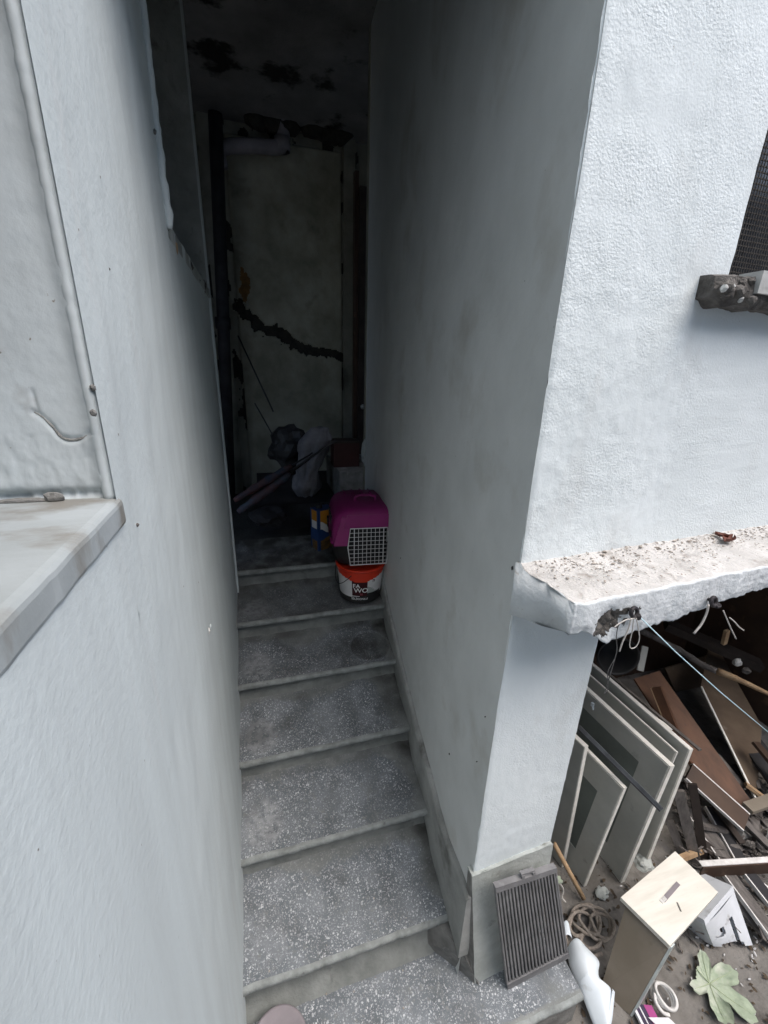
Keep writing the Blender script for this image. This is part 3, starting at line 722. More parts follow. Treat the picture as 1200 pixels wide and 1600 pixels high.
# jamb strips either side of the panel
for px_, wd in ((360, .05), (545, .045)):
    a = Yp(px_, 640, BY-.03); slab('plaster_strip', (a.x-wd, BY-.045, .75), (2*wd, 0, 0), (0, .04, 0), (0, 0, 2.72), 'back_plaster', tagd, .006)
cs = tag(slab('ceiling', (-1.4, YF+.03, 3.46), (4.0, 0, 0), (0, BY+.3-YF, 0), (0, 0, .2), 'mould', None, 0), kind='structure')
tag(slab('passage_side_wall', (-1.2, 1.42, .5), (.05, 0, 0), (0, 1.7, 0), (0, 0, 3.0), 'back_plaster', None, 0), 'dark side wall of the recess left of the passage end', 'wall')
tag(slab('passage_side_wall', (2.0, 1.6, .5), (.05, 0, 0), (0, 1.5, 0), (0, 0, 3.0), 'dark_wood', None, 0), 'dark side wall of the recess right of the passage end', 'wall')
# upper beam broken plaster lumps on the ceiling corner
for k, (px_, py_) in enumerate([(420,130),(450,150),(490,140),(515,165),(530,140),(400,150)]):
    p = Yp(px_, py_, BY-.1); rock('ceiling_scab', (p.x, p.y, min(p.z, 3.45)), (.09,.05,.06), 'scar', tagd, k)
# waste pipe
pipe = thing('waste_pipe', 'grey plastic waste pipe with elbows high on the dark back wall', 'pipe')
pp = [Yp(*a, BY-.10) for a in ((345,262),(347,232),(395,228),(432,230),(441,222),(443,190),(440,165),(425,152),(385,150))]
tube('pipe_run', spline(pp, 6), .046, 'pipe_grey', pipe, seg=12)
a = Yp(441, 226, BY-.10); lathe('pipe_collar', [(.050,-.04),(.056,-.04),(.056,.04),(.050,.04)], a, 'pipe_grey', pipe, seg=16)
pipe2 = thing('down_pipe', 'dark vertical down pipe in the left corner of the passage end', 'pipe')
a = Yp(338, 200, BY-.2); b = Yp(352, 700, BY-.2); tube('pipe_run', [(a.x, BY-.2, 3.4), (b.x, BY-.2, .78)], .045, 'charcoal', pipe2, seg=14)
lathe('pipe_collar', [(.045,0),(.055,0),(.055,.08),(.045,.08)], (b.x*.5+a.x*.5, BY-.2, 2.1), 'charcoal', pipe2, seg=16)
# dark door leaf at the right of the back wall
dp = thing('passage_door', 'dark narrow door standing open against the right of the passage end', 'door')
a = Yp(558, 640, 2.7)
slab('door_leaf', (a.x, 2.66, .78), (.26, 0, 0), (0, .04, 0), (0, 0, 2.3), 'dark_wood', dp)
lathe('door_knob', [(0,0),(.012,.0),(.014,.03),(.02,.04),(.0,.05)], (a.x+.03, 2.66, 1.55), 'stone', dp, seg=14, axis=(0,-1,0))
slab('door_lining', (a.x-.03, 2.70, .78), (.03, 0, 0), (0, .05, 0), (0, 0, 2.4), 'dark_brown', dp)

# ------------------------------------------------------------------ things at the head of the steps
def text_mesh(s, size, font_extr=.0004):
    cu = bpy.data.curves.new('txt', 'FONT'); cu.body = s; cu.size = size; cu.extrude = font_extr; cu.offset = size*.012; cu.align_x = 'CENTER'
    ob = bpy.data.objects.new('txt', cu); COL.objects.link(ob); dg = bpy.context.evaluated_depsgraph_get(); dg.update()
    me = bpy.data.meshes.new_from_object(ob.evaluated_get(dg)); bpy.data.objects.remove(ob); return me
def wrap_text(s, size, c, r, ang, z, m, parent, tilt=0):
    """letters bent round an upright cylinder; ang is where they are centred"""
    me = text_mesh(s, size)
    for v in me.vertices:
        a = ang + v.co.x/r; rr = r + .0008 + v.co.z + tilt*(v.co.y+z)
        v.co = Vector((c[0]+rr*math.cos(a), c[1]+rr*math.sin(a), c[2]+z+v.co.y))
    return link('lettering', me, m, parent)
bk = thing('paint_bucket', 'red topped paint bucket with white label reading FA WO under the pet carrier', 'bucket')
bc = Vector((.668, 1.258, 4*TH+.012))
R0, R1, BH = .114, .134, .208
def br(z): return lerp(R0, R1, z/BH)
seg = 72
def face_ang(): 
    d = CAM - bc; return math.atan2(d.y, d.x)
FA0 = face_ang()
# body with bands coloured by print: rows of quads
nz_ = 40; V = []; Fc = []; MI = []
for j in range(nz_+1):
    z = BH*j/nz_
    for k in range(seg):
        a = 2*math.pi*k/seg; V.append(bc+Vector((br(z)*math.cos(a), br(z)*math.sin(a), z)))
for j in range(nz_):
    for k in range(seg):
        k2 = (k+1) % seg; Fc.append((j*seg+k, j*seg+k2, (j+1)*seg+k2, (j+1)*seg+k))
        a = (2*math.pi*(k+.5)/seg-FA0+math.pi) % (2*math.pi)-math.pi; t = (j+.5)/nz_
        lowband = .20+.03*math.sin(a*2+.4); arc = .80-.16*math.exp(-(a/.75)**2)+.0*a
        i = 1
        if t < lowband: i = 2
        elif t > arc: i = 0
        elif -.36 < a < .30 and t > .235: i = 3
        elif .30 < a < 1.1 and t < .40+.1*math.sin(a*5): i = 2 if t < .30 else 4
        MI.append(i)
Fc.append(tuple(range(seg)))
MI.append(2)
bo = obj('bucket_body', V, Fc, ['red','label_white','black','maroon','grey_plaster'], bk, True); bo.data.polygons.foreach_set('material_index', MI)
lathe('rim', [(R1-.004,BH-.012),(R1+.006,BH-.012),(R1+.007,BH-.004),(R1+.003,BH),(R1-.006,BH)], bc, 'red', bk, seg=seg)
lathe('lid', [(0,BH-.006),(R1-.010,BH-.006),(R1-.004,BH+.001)], bc, 'red', bk, seg=seg)
tl = (R1-R0)/BH
wrap_text('FA', .034, bc, R0, FA0-.17, .100, 'letter', bk, tl)
wrap_text('WO', .040, bc, R0, FA0+.04, .070, 'letter', bk, tl)
wrap_text('RI', .018, bc, R0, FA0+.06, .052, 'letter_red', bk, tl)
wrap_text('SİLİKONLU', .017, bc, R0, FA0-.02, .022, 'letter', bk, tl)
wrap_text('n', .032, bc, R0, FA0+.62, .130, 'maroon', bk, tl)
hp = [bc+Vector(((R1+.008)*math.cos(a), (R1+.008)*math.sin(a), BH-.02-.085*math.sin((a-(FA0-1.9))/1.6*math.pi if a < FA0-.3 else 0)**1)) for a in np.linspace(FA0-1.9, FA0-.35, 26)]
tube('handle', hp, .0022, 'charcoal', bk, seg=6)

pc = thing('pet_carrier', 'magenta and black plastic pet carrier with white wire door standing on the bucket', 'pet carrier')
# built in its own frame: front at y=0 facing -Y, width along x
ca, cb = math.cos(-.10), math.sin(-.10)
PO = Vector((.690, 1.18, 4*TH+BH+.016))
KS = 1.12
def cf(x, y, z):
    x, y, z = x*KS, y*KS, z*KS
    return PO + Vector((x*ca - y*cb, x*cb + y*ca, z))
def shell(name, secs, m, closed_bottom=False):
    """loft of rounded sections along y: (y, halfwidth, z0, z1, radius)"""
    V = []; Fc = []; n = 28
    for (y, hw, z0, z1, sh) in secs:
        for k in range(n+1):
            a = math.pi*k/n; cx_, sx_ = math.cos(a), math.sin(a)
            x = hw*math.copysign(abs(cx_)**sh, cx_); z = z0 + (z1-z0)*abs(sx_)**sh
            V.append(cf(x, y, z))
    for i in range(len(secs)-1):
        for k in range(n):
            a = i*(n+1)+k; Fc.append((a, a+1, a+n+2, a+n+1))
    Fc.append(tuple(range((len(secs)-1)*(n+1), len(secs)*(n+1))))
    return obj(name, V, Fc, m, pc, True)
top = shell('top_shell', [(-.012,.150,.115,.265,.55),(0,.165,.115,.285,.5),(.03,.170,.115,.295,.5),(.20,.172,.115,.30,.5),(.33,.168,.115,.29,.5),(.40,.15,.115,.25,.55),(.42,.10,.115,.20,.6)], 'carrier')
# front hood with door opening: frame pieces
def bars(P, r, m, name, seg=6, closed=False): return tube(name, P, r, m, pc, seg, closed)
hood = []
for a, b, wd in (((-.128,.02),(-.150,.17),.030),((.128,.02),(.150,.17),.030)):
    pass
hexa('door_surround', [cf(-.165,-.012,.115), cf(-.100,-.016,.115), cf(-.100,.02,.115), cf(-.165,.02,.115), cf(-.125,-.012,.262), cf(-.085,-.016,.240), cf(-.085,.02,.240), cf(-.125,.02,.262)], 'carrier', pc, .004)
hexa('door_surround', [cf(.100,-.016,.115), cf(.165,-.012,.115), cf(.165,.02,.115), cf(.100,.02,.115), cf(.085,-.016,.240), cf(.125,-.012,.262), cf(.125,.02,.262), cf(.085,.02,.240)], 'carrier', pc, .004)
hexa('door_surround', [cf(-.12,-.020,.205), cf(.12,-.020,.205), cf(.12,.02,.205), cf(-.12,.02,.205), cf(-.10,-.012,.268), cf(.10,-.012,.268), cf(.10,.02,.268), cf(-.10,.02,.268)], 'carrier', pc, .006)
# black tray below
V = []; Fc = []; n = 40
for (z, s) in ((0,.86),(.006,.92),(.06,.97),(.112,1.0),(.120,1.03),(.126,1.03)):
    for k in range(n):
        a = 2*math.pi*k/n; c_, s_ = math.cos(a), math.sin(a)
        V.append(cf(.172*s*math.copysign(abs(c_)**.45, c_), .205+.215*s*math.copysign(abs(s_)**.45, s_), z))
for i in range(5):
    for k in range(n): k2 = (k+1) % n; Fc.append((i*n+k, i*n+k2, (i+1)*n+k2, (i+1)*n+k))
Fc.append(tuple(reversed(range(n))))
obj('base_tray', V, Fc, 'black', pc, True)
slab('door_void', cf(-.105,.012,.03), cf(.21,0,0)-cf(0,0,0), cf(0,.01,0)-cf(0,0,0), (0,0,.19), 'black', pc, 0)
# wire door, slightly barrel shaped
door = obj('wire_door', *tube_mesh([cf(-.088,-.024,.018), cf(-.100,-.024,.11), cf(-.088,-.024,.205), cf(.088,-.024,.205), cf(.100,-.024,.11), cf(.088,-.024,.018)], .0030, 6, True), 'wire_white', pc, True)
for k in range(8):
    x = -.070+.02*k; tube('wire', [cf(x,-.0245,.018), cf(x,-.0245,.205)], .0024 if k in (0,7) else .0014, 'wire_white', door, 5)
for k in range(8):
    z = .036+.021*k; hw = .100-.012*abs(z-.11)/.095; tube('wire', [cf(-hw,-.0245,z), cf(hw,-.0245,z)], .0014, 'wire_white', door, 5)
tube('seam_ridge', [cf(-.172,.02,.118), cf(-.174,.20,.118), cf(-.168,.36,.118), cf(-.12,.42,.118)], .006, 'carrier', pc, 6)
tube('seam_ridge', [cf(.172,.02,.118), cf(.174,.20,.118), cf(.168,.36,.118), cf(.12,.42,.118)], .006, 'carrier', pc, 6)
for sx in (-1, 1):
    for yy in (.09, .30): slab('latch', cf(sx*.172-.006, yy, .095), cf(.012,0,0)-cf(0,0,0), cf(0,.04,0)-cf(0,0,0), (0,0,.055), 'charcoal', pc, .003)
    for k in range(5): slab('vent_slot', cf(sx*.166-.006, .10+.035*k, .185), cf(.012,0,0)-cf(0,0,0), cf(0,.014,0)-cf(0,0,0), (0,0,.045), 'black', pc, .002)
for k in range(5): tube('top_rib', [cf(-.09+.045*k, .22, .299+.004*(1-abs(k-2)/3)), cf(-.09+.045*k, .34, .288+.004*(1-abs(k-2)/3))], .004, 'carrier', pc, 5)
tube('handle', spline([cf(-.05,.12,.292), cf(-.045,.12,.318), cf(0,.12,.325), cf(.045,.12,.318), cf(.05,.12,.292)], 5), .008, 'carrier', pc, 8)

# oil can behind the carrier
can = thing('oil_can', 'tall orange, white and blue printed tin standing behind the pet carrier', 'can')
cc = Yp(502, 852, 1.70); cz0 = 5*TH+.002
q = Matrix.Rotation(rad(25), 3, 'Z')
def cb_(name, z0, z1, m, g=0):
    bm = bmesh.new(); hw, hd = .060+g, .042+g
    v = [bm.verts.new(Vector((cc.x, 1.62, 0)) + q @ Vector((x, y, z))) for z in (z0, z1) for x, y in ((-hw,-hd),(hw,-hd),(hw,hd),(-hw,hd))]
    for f in ((3,2,1,0),(4,5,6,7),(0,1,5,4),(1,2,6,5),(2,3,7,6),(3,0,4,7)): bm.faces.new([v[i] for i in f])
    return from_bm(name, bm, m, can, bevel=.012 if not g else .010)
cb_('tin', cz0, cz0+.27, 'blue')
# printed bands, as wraps a hair proud of the tin
def wrap(name, f0, f1, m):
    V = []; Fc = []; pts = []
    for k in range(48):
        a = 2*math.pi*k/48; c_, s_ = math.cos(a), math.sin(a)
        pts.append((.0606*math.copysign(abs(c_)**.38, c_), .0426*math.copysign(abs(s_)**.38, s_), a))
    for x, y, a in pts:
        for f in (f0, f1): V.append(Vector((cc.x, 1.62, 0)) + q @ Vector((x*1.012, y*1.016, cz0 + f(x))))
    for k in range(48): k2 = (k+1) % 48; Fc.append((2*k, 2*k2, 2*k2+1, 2*k+1))
    return obj(name, V, Fc, m, can, True)
cu_ = lambda x: .04*math.exp(-((x-.02)/.035)**2)
wrap('print_band', lambda x: .200-cu_(x), lambda x: .266, 'orange')
wrap('print_band', lambda x: .150-cu_(x), lambda x: .200-cu_(x)-.0005, 'label_white')
wrap('print_band', lambda x: .006, lambda x: .070+cu_(x)*.6, 'gold')
lathe('cap', [(.0,.03),(.018,.03),(.020,.0)], (cc.x-.02, 1.62, cz0+.268), 'charcoal', can, seg=18)

# sack, rods, umbrellas, box
sk_ = thing('sack', 'grey crumpled cloth sack slumped on the clutter at the passage end', 'sack')
def sackfn(u, v):
    a = 2*math.pi*u; t = v
    prof = [(.02,.0),(.06,.0),(.11,.08),(.085,.20),(.105,.33),(.12,.43),(.07,.52),(.0,.53)]
    i = min(int(t*7), 6); f = t*7-i; r = lerp(prof[i][0], prof[i+1][0], f); z = lerp(prof[i][1], prof[i+1][1], f)
    p = Vector((r*math.cos(a), r*.6*math.sin(a), z)); p.x += .10*(z/.5)**1.5
    nrm = Vector((math.cos(a), math.sin(a), 0)); p += nrm*(.022*fbm((math.cos(a), math.sin(a), z*3), 2.2)-.022*abs(fbm((math.cos(a)*1.3, math.sin(a), z*2.2), 3.2))-.008*abs(fbm((math.cos(a), math.sin(a), z*4), 7)))
    return p + Vector((SKP.x, SKP.y, 0)) + Vector((0,0,SKZ))
SKP = Yp(478, 770, 2.2); SKZ = SKP.z-.04
grid('cloth', sackfn, 48, 48, 'sack', sk_)
tag(rock('cushion', Yp(452, 700, 2.35), (.15,.12,.17), 'black', None, 4, 3), 'black bundle piled behind the grey sack', 'bundle')
tag(rock('cushion', Yp(418, 805, 1.9)+Vector((0,0,0)), (.12,.12,.07), 'charcoal', None, 9, 3), 'dark bag lying on the floor left of the tin', 'bag')
mx = thing('floor_box', 'low dark plinth of cement against the back wall under the sack', 'plinth')
slab('plinth_block', (SKP.x-.35, 2.0, 5*TH), (.95, 0, 0), (0, .95, 0), (0,0, max(.05, SKZ-5*TH+.02)), 'charcoal', mx, .01)
def rod(label, a, b, r, m, cat='rod', nm='rod', ya=1.9, yb=2.3):
    return tag(tube(nm, [Yp(*a, ya), Yp(*b, yb)], r, m, None, 8), label, cat)
rod('thin black rod leaning on the left of the back wall', (372,525), (427,643), .006, 'black', ya=2.85, yb=2.4)
rod('thin dark rod leaning low beside the black bundle', (398,630), (432,690), .005, 'charcoal', ya=2.7, yb=2.4)
rod('long black stick lying across the grey sack', (525,688), (455,735), .008, 'black', ya=2.05, yb=2.0)
for (a, b, m_, r_, lab) in (((366,782),(455,728),'cloth_red',.022,'folded umbrella with faded red cloth, upper of the two on the clutter'),
                       ((372,800),(453,740),'cloth_blue',.026,'folded umbrella with faded blue cloth, lower of the two on the clutter')):
    t = thing('folded_umbrella', lab, 'umbrella'); A = Yp(*a, 1.85); B = Yp(*b, 2.0); pts = [A.lerp(B, k/12) for k in range(13)]
    tube('canopy', pts, r_, m_, t, 9, taper=[.5+.7*math.sin(math.pi*(k+1)/15)+.15*math.sin(k*2) for k in range(13)])
    tube('shaft', [B, B+(B-A).normalized()*.18], .006, 'black', t, 7)
tb = thing('dark_box', 'small dark maroon box on the raised block beside the right wall', 'box')
a = Yp(520, 728, 2.15); b = Yp(559, 690, 2.15)
slab('box_body', (a.x, 2.1, a.z), (b.x-a.x, 0, 0), (0,.14,0), (0,0,b.z-a.z), 'maroon_box', tb, .004)
slab('box_lid', (a.x-.004, 2.096, b.z), (b.x-a.x+.008, 0, 0), (0,.148,0), (0,0,.012), 'dark_wood', tb, .003)
rb = thing('cement_block', 'pale raised cement block at the foot of the passage door', 'block')
a = Yp(540, 735, 2.0); slab('block', (a.x-.05, 1.95, 5*TH), (.6,0,0), (0,.6,0), (0,0,max(.06,a.z-5*TH)), 'mortar', rb, .01)
a = Yp(571, 700, 1.86)
pb = thing('post_base', 'worn pale plaster post at the far edge of the right passage wall', 'post')
slab('post', (rw(REY)-.004, REY+.003, .76), (.05,0,0), (0,.04,0), (0,0,2.7), 'back_plaster', pb, .006)
rock('plaster_foot', (rw(REY)+.0, REY+.01, 1.33), (.022,.03,.10), 'grey_plaster', pb, 2)

# ------------------------------------------------------------------ grill leaning on the plinth
gt = thing('drain_grate', 'dusty dark slatted plastic grate leaning on the plinth of the pillar', 'grate')
gB0, gB1 = fc(.129, .076, -.148), fc(.392, .076, -.148)
gT0, gT1 = fc(.010, .060, .435), fc(.236, .060, .405)
gn = (gB1-gB0).cross(gT0-gB0).normalized(); gn = gn if gn.dot(CAM-gB0) > 0 else -gn
def gp(u, v, h=0): return gB0.lerp(gB1, u).lerp(gT0.lerp(gT1, u), v) + gn*h
def gbar(name, u0, v0, u1, v1, h0, h1, m='grill', par=gt, bev=.001):
    return hexa(name, [gp(u0,v0,h0), gp(u1,v0,h0), gp(u1,v1,h0), gp(u0,v1,h0), gp(u0,v0,h1), gp(u1,v0,h1), gp(u1,v1,h1), gp(u0,v1,h1)], m, par, bev)
gbar('frame_bar', 0, 0, 1, .055, -.004, .012); gbar('frame_bar', 0, .955, 1, 1, -.004, .012)
gbar('frame_bar', 0, .055, .022, .955, -.004, .009); gbar('frame_bar', .978, .055, 1, .955, -.004, .009)
ns = 18
for k in range(ns):
    u = .055+k*(.905/(ns-1)); gbar('slat', u-.0125, .055, u+.0125, .955, -.002+random.uniform(-.001,.001), .008)
for v in (.35, .65): gbar('cross_bar', .02, v-.008, .98, v+.008, -.007, -.002)
gbar('tab', .44, -.045, .62, .0, -.002, .010); gbar('tab', .42, 1.0, .46, 1.025, 0, .012); gbar('tab', .60, 1.0, .64, 1.025, 0, .012); gbar('tab', .42, 1.02, .64, 1.035, .0, .010)

# ------------------------------------------------------------------ cavity under the ledge
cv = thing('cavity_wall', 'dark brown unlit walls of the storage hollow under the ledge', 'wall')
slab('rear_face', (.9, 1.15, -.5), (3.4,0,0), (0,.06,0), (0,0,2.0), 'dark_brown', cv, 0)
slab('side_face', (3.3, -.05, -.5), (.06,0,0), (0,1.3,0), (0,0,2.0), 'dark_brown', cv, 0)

def cabinet_door(label, nb, nt, depth, yaw, thick, inner=None, group='cabinet doors stacked under the ledge', tilt=0):
    """upright board: near bottom corner nb, near top corner nt; runs back from the yard by depth"""
    t = thing('cabinet_door', label, 'cabinet door', group)
    nb, nt = Vector(nb), Vector(nt); u = nt-nb
    d = Vector((math.sin(yaw), math.cos(yaw), tilt)); n = u.cross(d).normalized(); n = n if n.dot(CAM-nb) > 0 else -n
    def P(a, b, h): return nb + d*(depth*a) + u*b + n*h
    hexa('board', [P(0,0,-thick), P(1,0,-thick), P(1,1,-thick), P(0,1,-thick), P(0,0,0), P(1,0,0), P(1,1,0), P(0,1,0)], 'cream_edge', t, .002)
    e = .004/depth
    if inner:
        a0, b0 = inner
        hh = .0035
        for nm, (x0, y0, x1, y1) in zip(('stile','stile','rail','rail'), ((.01,.01,a0,.99),(1-a0,.01,.99,.99),(a0,.01,1-a0,b0),(a0,1-b0,1-a0,.99))):
            hexa(nm, [P(x0,y0,0), P(x1,y0,0), P(x1,y1,0), P(x0,y1,0), P(x0,y0,hh), P(x1,y0,hh), P(x1,y1,hh), P(x0,y1,hh)], 'door_face', t, .0008)
        hexa('infill', [P(a0,b0,.0002), P(1-a0,b0,.0002), P(1-a0,1-b0,.0002), P(a0,1-b0,.0002), P(a0,b0,.0012), P(1-a0,b0,.0012), P(1-a0,1-b0,.0012), P(a0,1-b0,.0012)], 'door_inner', t, 0)
    else:
        hexa('face', [P(.01,.006,0), P(.99,.006,0), P(.99,.994,0), P(.01,.994,0), P(.01,.006,.002), P(.99,.006,.002), P(.99,.994,.002), P(.01,.994,.002)], 'door_face', t, .0006)
    return t, P
def nb_(px, py): return Zp(px, py, GZ)
def yt(px, py, b): return Yp(px, py, b.y)
b = nb_(878,1356); cabinet_door('cream edged cabinet door nearest the pillar, plain grey face', b, yt(914,1168,b), .42, -.16, .020, None)
b = nb_(912,1386); cabinet_door('short cabinet door with dark sunken panel, second from the pillar', b, yt(975,1232,b), .40, -.10, .018, (.22,.20))
b = nb_(970,1380); d3, P3 = cabinet_door('largest cabinet door with dark green sunken panel, third from the pillar', b, yt(1048,1198,b), .62, -.05, .024, (.18,.14))
b = nb_(1008,1352); cabinet_door('pale cabinet door standing rightmost and behind the largest one', b, yt(1078,1172,b), .62, -.02, .020, None)
b = nb_(990,1362); cabinet_door('thin grey cabinet door wedged just behind the largest one', b+Vector((0,.03,0)), yt(1068,1185,b)+Vector((0,.03,0)), .6, -.035, .008, None)
# clip on the big door, metal rail leaning over it
p = P3(.62, .93, .012); cl = thing('plastic_clip', 'small white plastic clip hanging on the largest cabinet door', 'clip')
slab('clip_body', p, (.014,0,0), (0,.012,0), (0,0,.020), 'white_plastic', cl, .002); rock('clip_foot', p+Vector((.008,.0,-.010)), (.007,.006,.010), 'white_plastic', cl, 1)
mr = thing('metal_rail', 'long dark metal rail leaning across the front of the cabinet doors', 'rail')
A = Xp(1033,1266,1.60); B = Xp(903,1136,1.42)
plank('rail_web', A, B, .016, .004, 'alu', mr, up=(-.8,0,.6)); n_ = (B-A).cross(Vector((-.8,0,.6))).normalized()
plank('rail_lip', A+n_*.008+Vector((0,0,.003)), B+n_*.008+Vector((0,0,.003)), .004, .010, 'alu', mr, up=(-.8,0,.6)); plank('rail_lip', A-n_*.008+Vector((0,0,.003)), B-n_*.008+Vector((0,0,.003)), .004, .010, 'charcoal', mr, up=(-.8,0,.6))

def pk(name, label, cat, a, b, wd, th, m, up=(0,0,1), edge=None):
    t = thing(name, label, cat); A, B = Vector(a), Vector(b)
    plank('board', A, B, wd, th, m, t, up=up)
    if edge:
        d = (B-A).normalized(); s = d.cross(Vector(up)).normalized()
        for sg in edge[1]: plank('edge_strip', A+s*sg*(wd/2+.002), B+s*sg*(wd/2+.002), .0055, th+.003, edge[0], t, up=up)
    return t
pk('wood_lath', 'thin pale lath lying along the tops of the cabinet doors', 'lath', Yp(945,1048,.75), Yp(1094,1172,.14), .016, .008, 'grey_wood')
pk('wood_lath', 'second thin lath half hidden beside the first on the door tops', 'lath', Yp(935,1062,.70), Yp(1050,1140,.3), .018, .008, 'cream_edge')
pk('wood_board', 'orange brown board sloping down behind the cabinet doors', 'board', Yp(1010,1055,.75), Zp(1150,1262,-.22), .17, .018, 'brown_board', up=(-.35,-.3,1))
pk('wood_plank', 'short upright brown plank with pale splintered edge left of the orange brown board', 'plank', Yp(1026,1074,.62), Yp(1062,1165,.42), .05, .03, 'brown_board', up=(-1,-.5,.2), edge=('pale_wood',(1,)))
pk('drawer_front', 'dark brown drawer front with two white edges lying on the scrap', 'drawer front', Zp(1076,1205,-.02), Zp(1165,1285,-.14), .09, .016, 'dark_brown', up=(-.25,-.2,1), edge=('white_edge',(-1,1)))
t = thing('brown_panel', 'large brown panel with a pale edge leaning in the hollow', 'panel')
A = Yp(1095,1072,.70); B = Zp(1182,1252,-.26); C_ = Yp(1175,1095,.85); D_ = Yp(1195,1180,.40)
sheet('board', [A, B, B+Vector((.42,.28,.12)), A+Vector((.42,.28,.12))], .014, 'panel_brown', t)
plank('edge_strip', A+Vector((-.004,-.006,0)), B+Vector((-.004,-.006,0)), .010, .012, 'cream_edge', t)
t = thing('brown_panel', 'matt brown sheet standing behind the pale edged dark panel', 'panel')
sheet('board', [Yp(1040,1045,.95), Yp(1105,1190,.80), Yp(1175,1160,.80), Yp(1120,1020,.95)], .012, 'panel_brown', t)
t = thing('grey_panel', 'dull grey board standing upright under the raw end of the splintered batten', 'board')
sheet('board', [Yp(1120,1050,.88), Yp(1215,1095,.75), Yp(1215,1185,.70), Yp(1150,1130,.80)], .014, 'grey_wood', t)
ss = thing('splintered_batten', 'long splintered wooden batten with a bright raw end crossing the hollow', 'batten')
pts = [Yp(1000,985,.95), Yp(1060,1015,.80), Yp(1100,1040,.66), Yp(1145,1058,.52), Yp(1205,1086,.36)]
sp = spline(pts, 6); n1 = len(sp)*3//5
tube('rough_bark', sp[:n1+1], .026, 'grey_wood', ss, 6, taper=[.8+.3*fbm((i*.4,0,0),1.5) for i in range(n1+1)])
tube('raw_wood', sp[n1:], .022, 'pale_wood', ss, 5, taper=[1-.55*i/(len(sp)-n1)+.2*fbm((i*.5,3,0),2) for i in range(len(sp)-n1)])
pk('dark_beam', 'dark weathered beam high in the hollow under the ledge', 'beam', Yp(1040,975,1.0), Yp(1188,1040,.62), .10, .05, 'dark_wood')
tag(rock('plaster_chunk', Yp(1152,1035,.55), (.028,.02,.026), 'stone', None, 12), 'pale square plaster chunk stuck on the dark beam', 'chunk')
tag(rock('plaster_chunk', Yp(1166,1048,.55), (.024,.02,.020), 'raw_concrete', None, 13), 'darker crumbly chunk just below the pale one on the dark beam', 'chunk')
pk('wood_peg', 'short yellowish wooden peg hanging below the ledge', 'peg', Yp(1136,985,.7), Yp(1131,1006,.7), .03, .02, 'pale_wood', up=(0,-1,0))
bt = thing('black_pot', 'black round pot lying on its side with its mouth facing out', 'pot')
c = Yp(965,1025,.62)
lathe('pot', [(.0,.16),(.075,.16),(.105,.0),(.112,.0),(.112,-.012),(.105,-.012),(.100,.0),(.070,.15),(.0,.15)], c, 'black', bt, seg=36, axis=Vector((.35,.9,-.1)))
pk('bent_sheet', 'pale curled plastic offcut arching beside the black pot', 'offcut', Yp(1008,1010,.75), Yp(1000,1048,.70), .05, .006, 'door_face', up=(0,-1,.3))
# slats and scrap by the ground, right of the doors
for k, (a, b, wd, m_, lab) in enumerate([((1060,1235),(1088,1350),.045,'grey_wood','grey weathered slat standing right behind the pale cabinet door'),
        ((1082,1225),(1100,1345),.035,'dark_wood','darker narrow slat next to the grey weathered one'),
        ((1045,1280),(1072,1350),.035,'grey_wood','short grey slat end behind the white topped cabinet')]):
    B = Zp(*b, GZ+.01); A = Yp(*a, B.y+.12); pk('scrap_batten', lab, 'slat', A, B, wd, .014, m_, up=(-.6,-.8,0))
for k, (a, b, wd, m_, lab) in enumerate([((1080,1265),(1140,1350),.075,'grey_wood','dusty grey plank with a white edge running under the metal channel'),
        ((1110,1262),(1160,1350),.05,'charcoal','narrow dark plank with a white edge beside the dusty grey one'),
        ((1128,1352),(1212,1465),.050,'grey_wood','pale edged plank sloping out of the picture below the metal channel'),
        ((1160,1352),(1230,1440),.050,'charcoal','dark plank with a thin white edge lying right of the pale edged one')]):
    pk('wood_plank', lab, 'plank', Zp(*a, GZ+.10), Zp(*b, GZ+.06+.012*k), wd, .018, m_, edge=('white_edge', (1,)))
mc = thing('metal_channel', 'white topped dark metal channel lying level across the scrap at the right edge', 'channel')
A = Zp(1094,1350,-.16); B = Zp(1260,1340,-.16)
plank('top_flange', A+Vector((0,0,.002)), B+Vector((0,0,.002)), .022, .004, 'white_edge', mc)
plank('web', A+Vector((0,-.012,-.035)), B+Vector((0,-.012,-.035)), .006, .066, 'dark_brown', mc)
pk('wood_offcut', 'light brown board end poking in at the right edge above the scrap', 'offcut', Zp(1168,1263,-.12), Zp(1240,1238,-.10), .05, .02, 'hardboard')
pk('wood_plank', 'dull dark plank leaning at the right edge behind the scrap', 'plank', Yp(1150,1130,.5), Zp(1230,1235,-.2), .14, .02, 'charcoal')
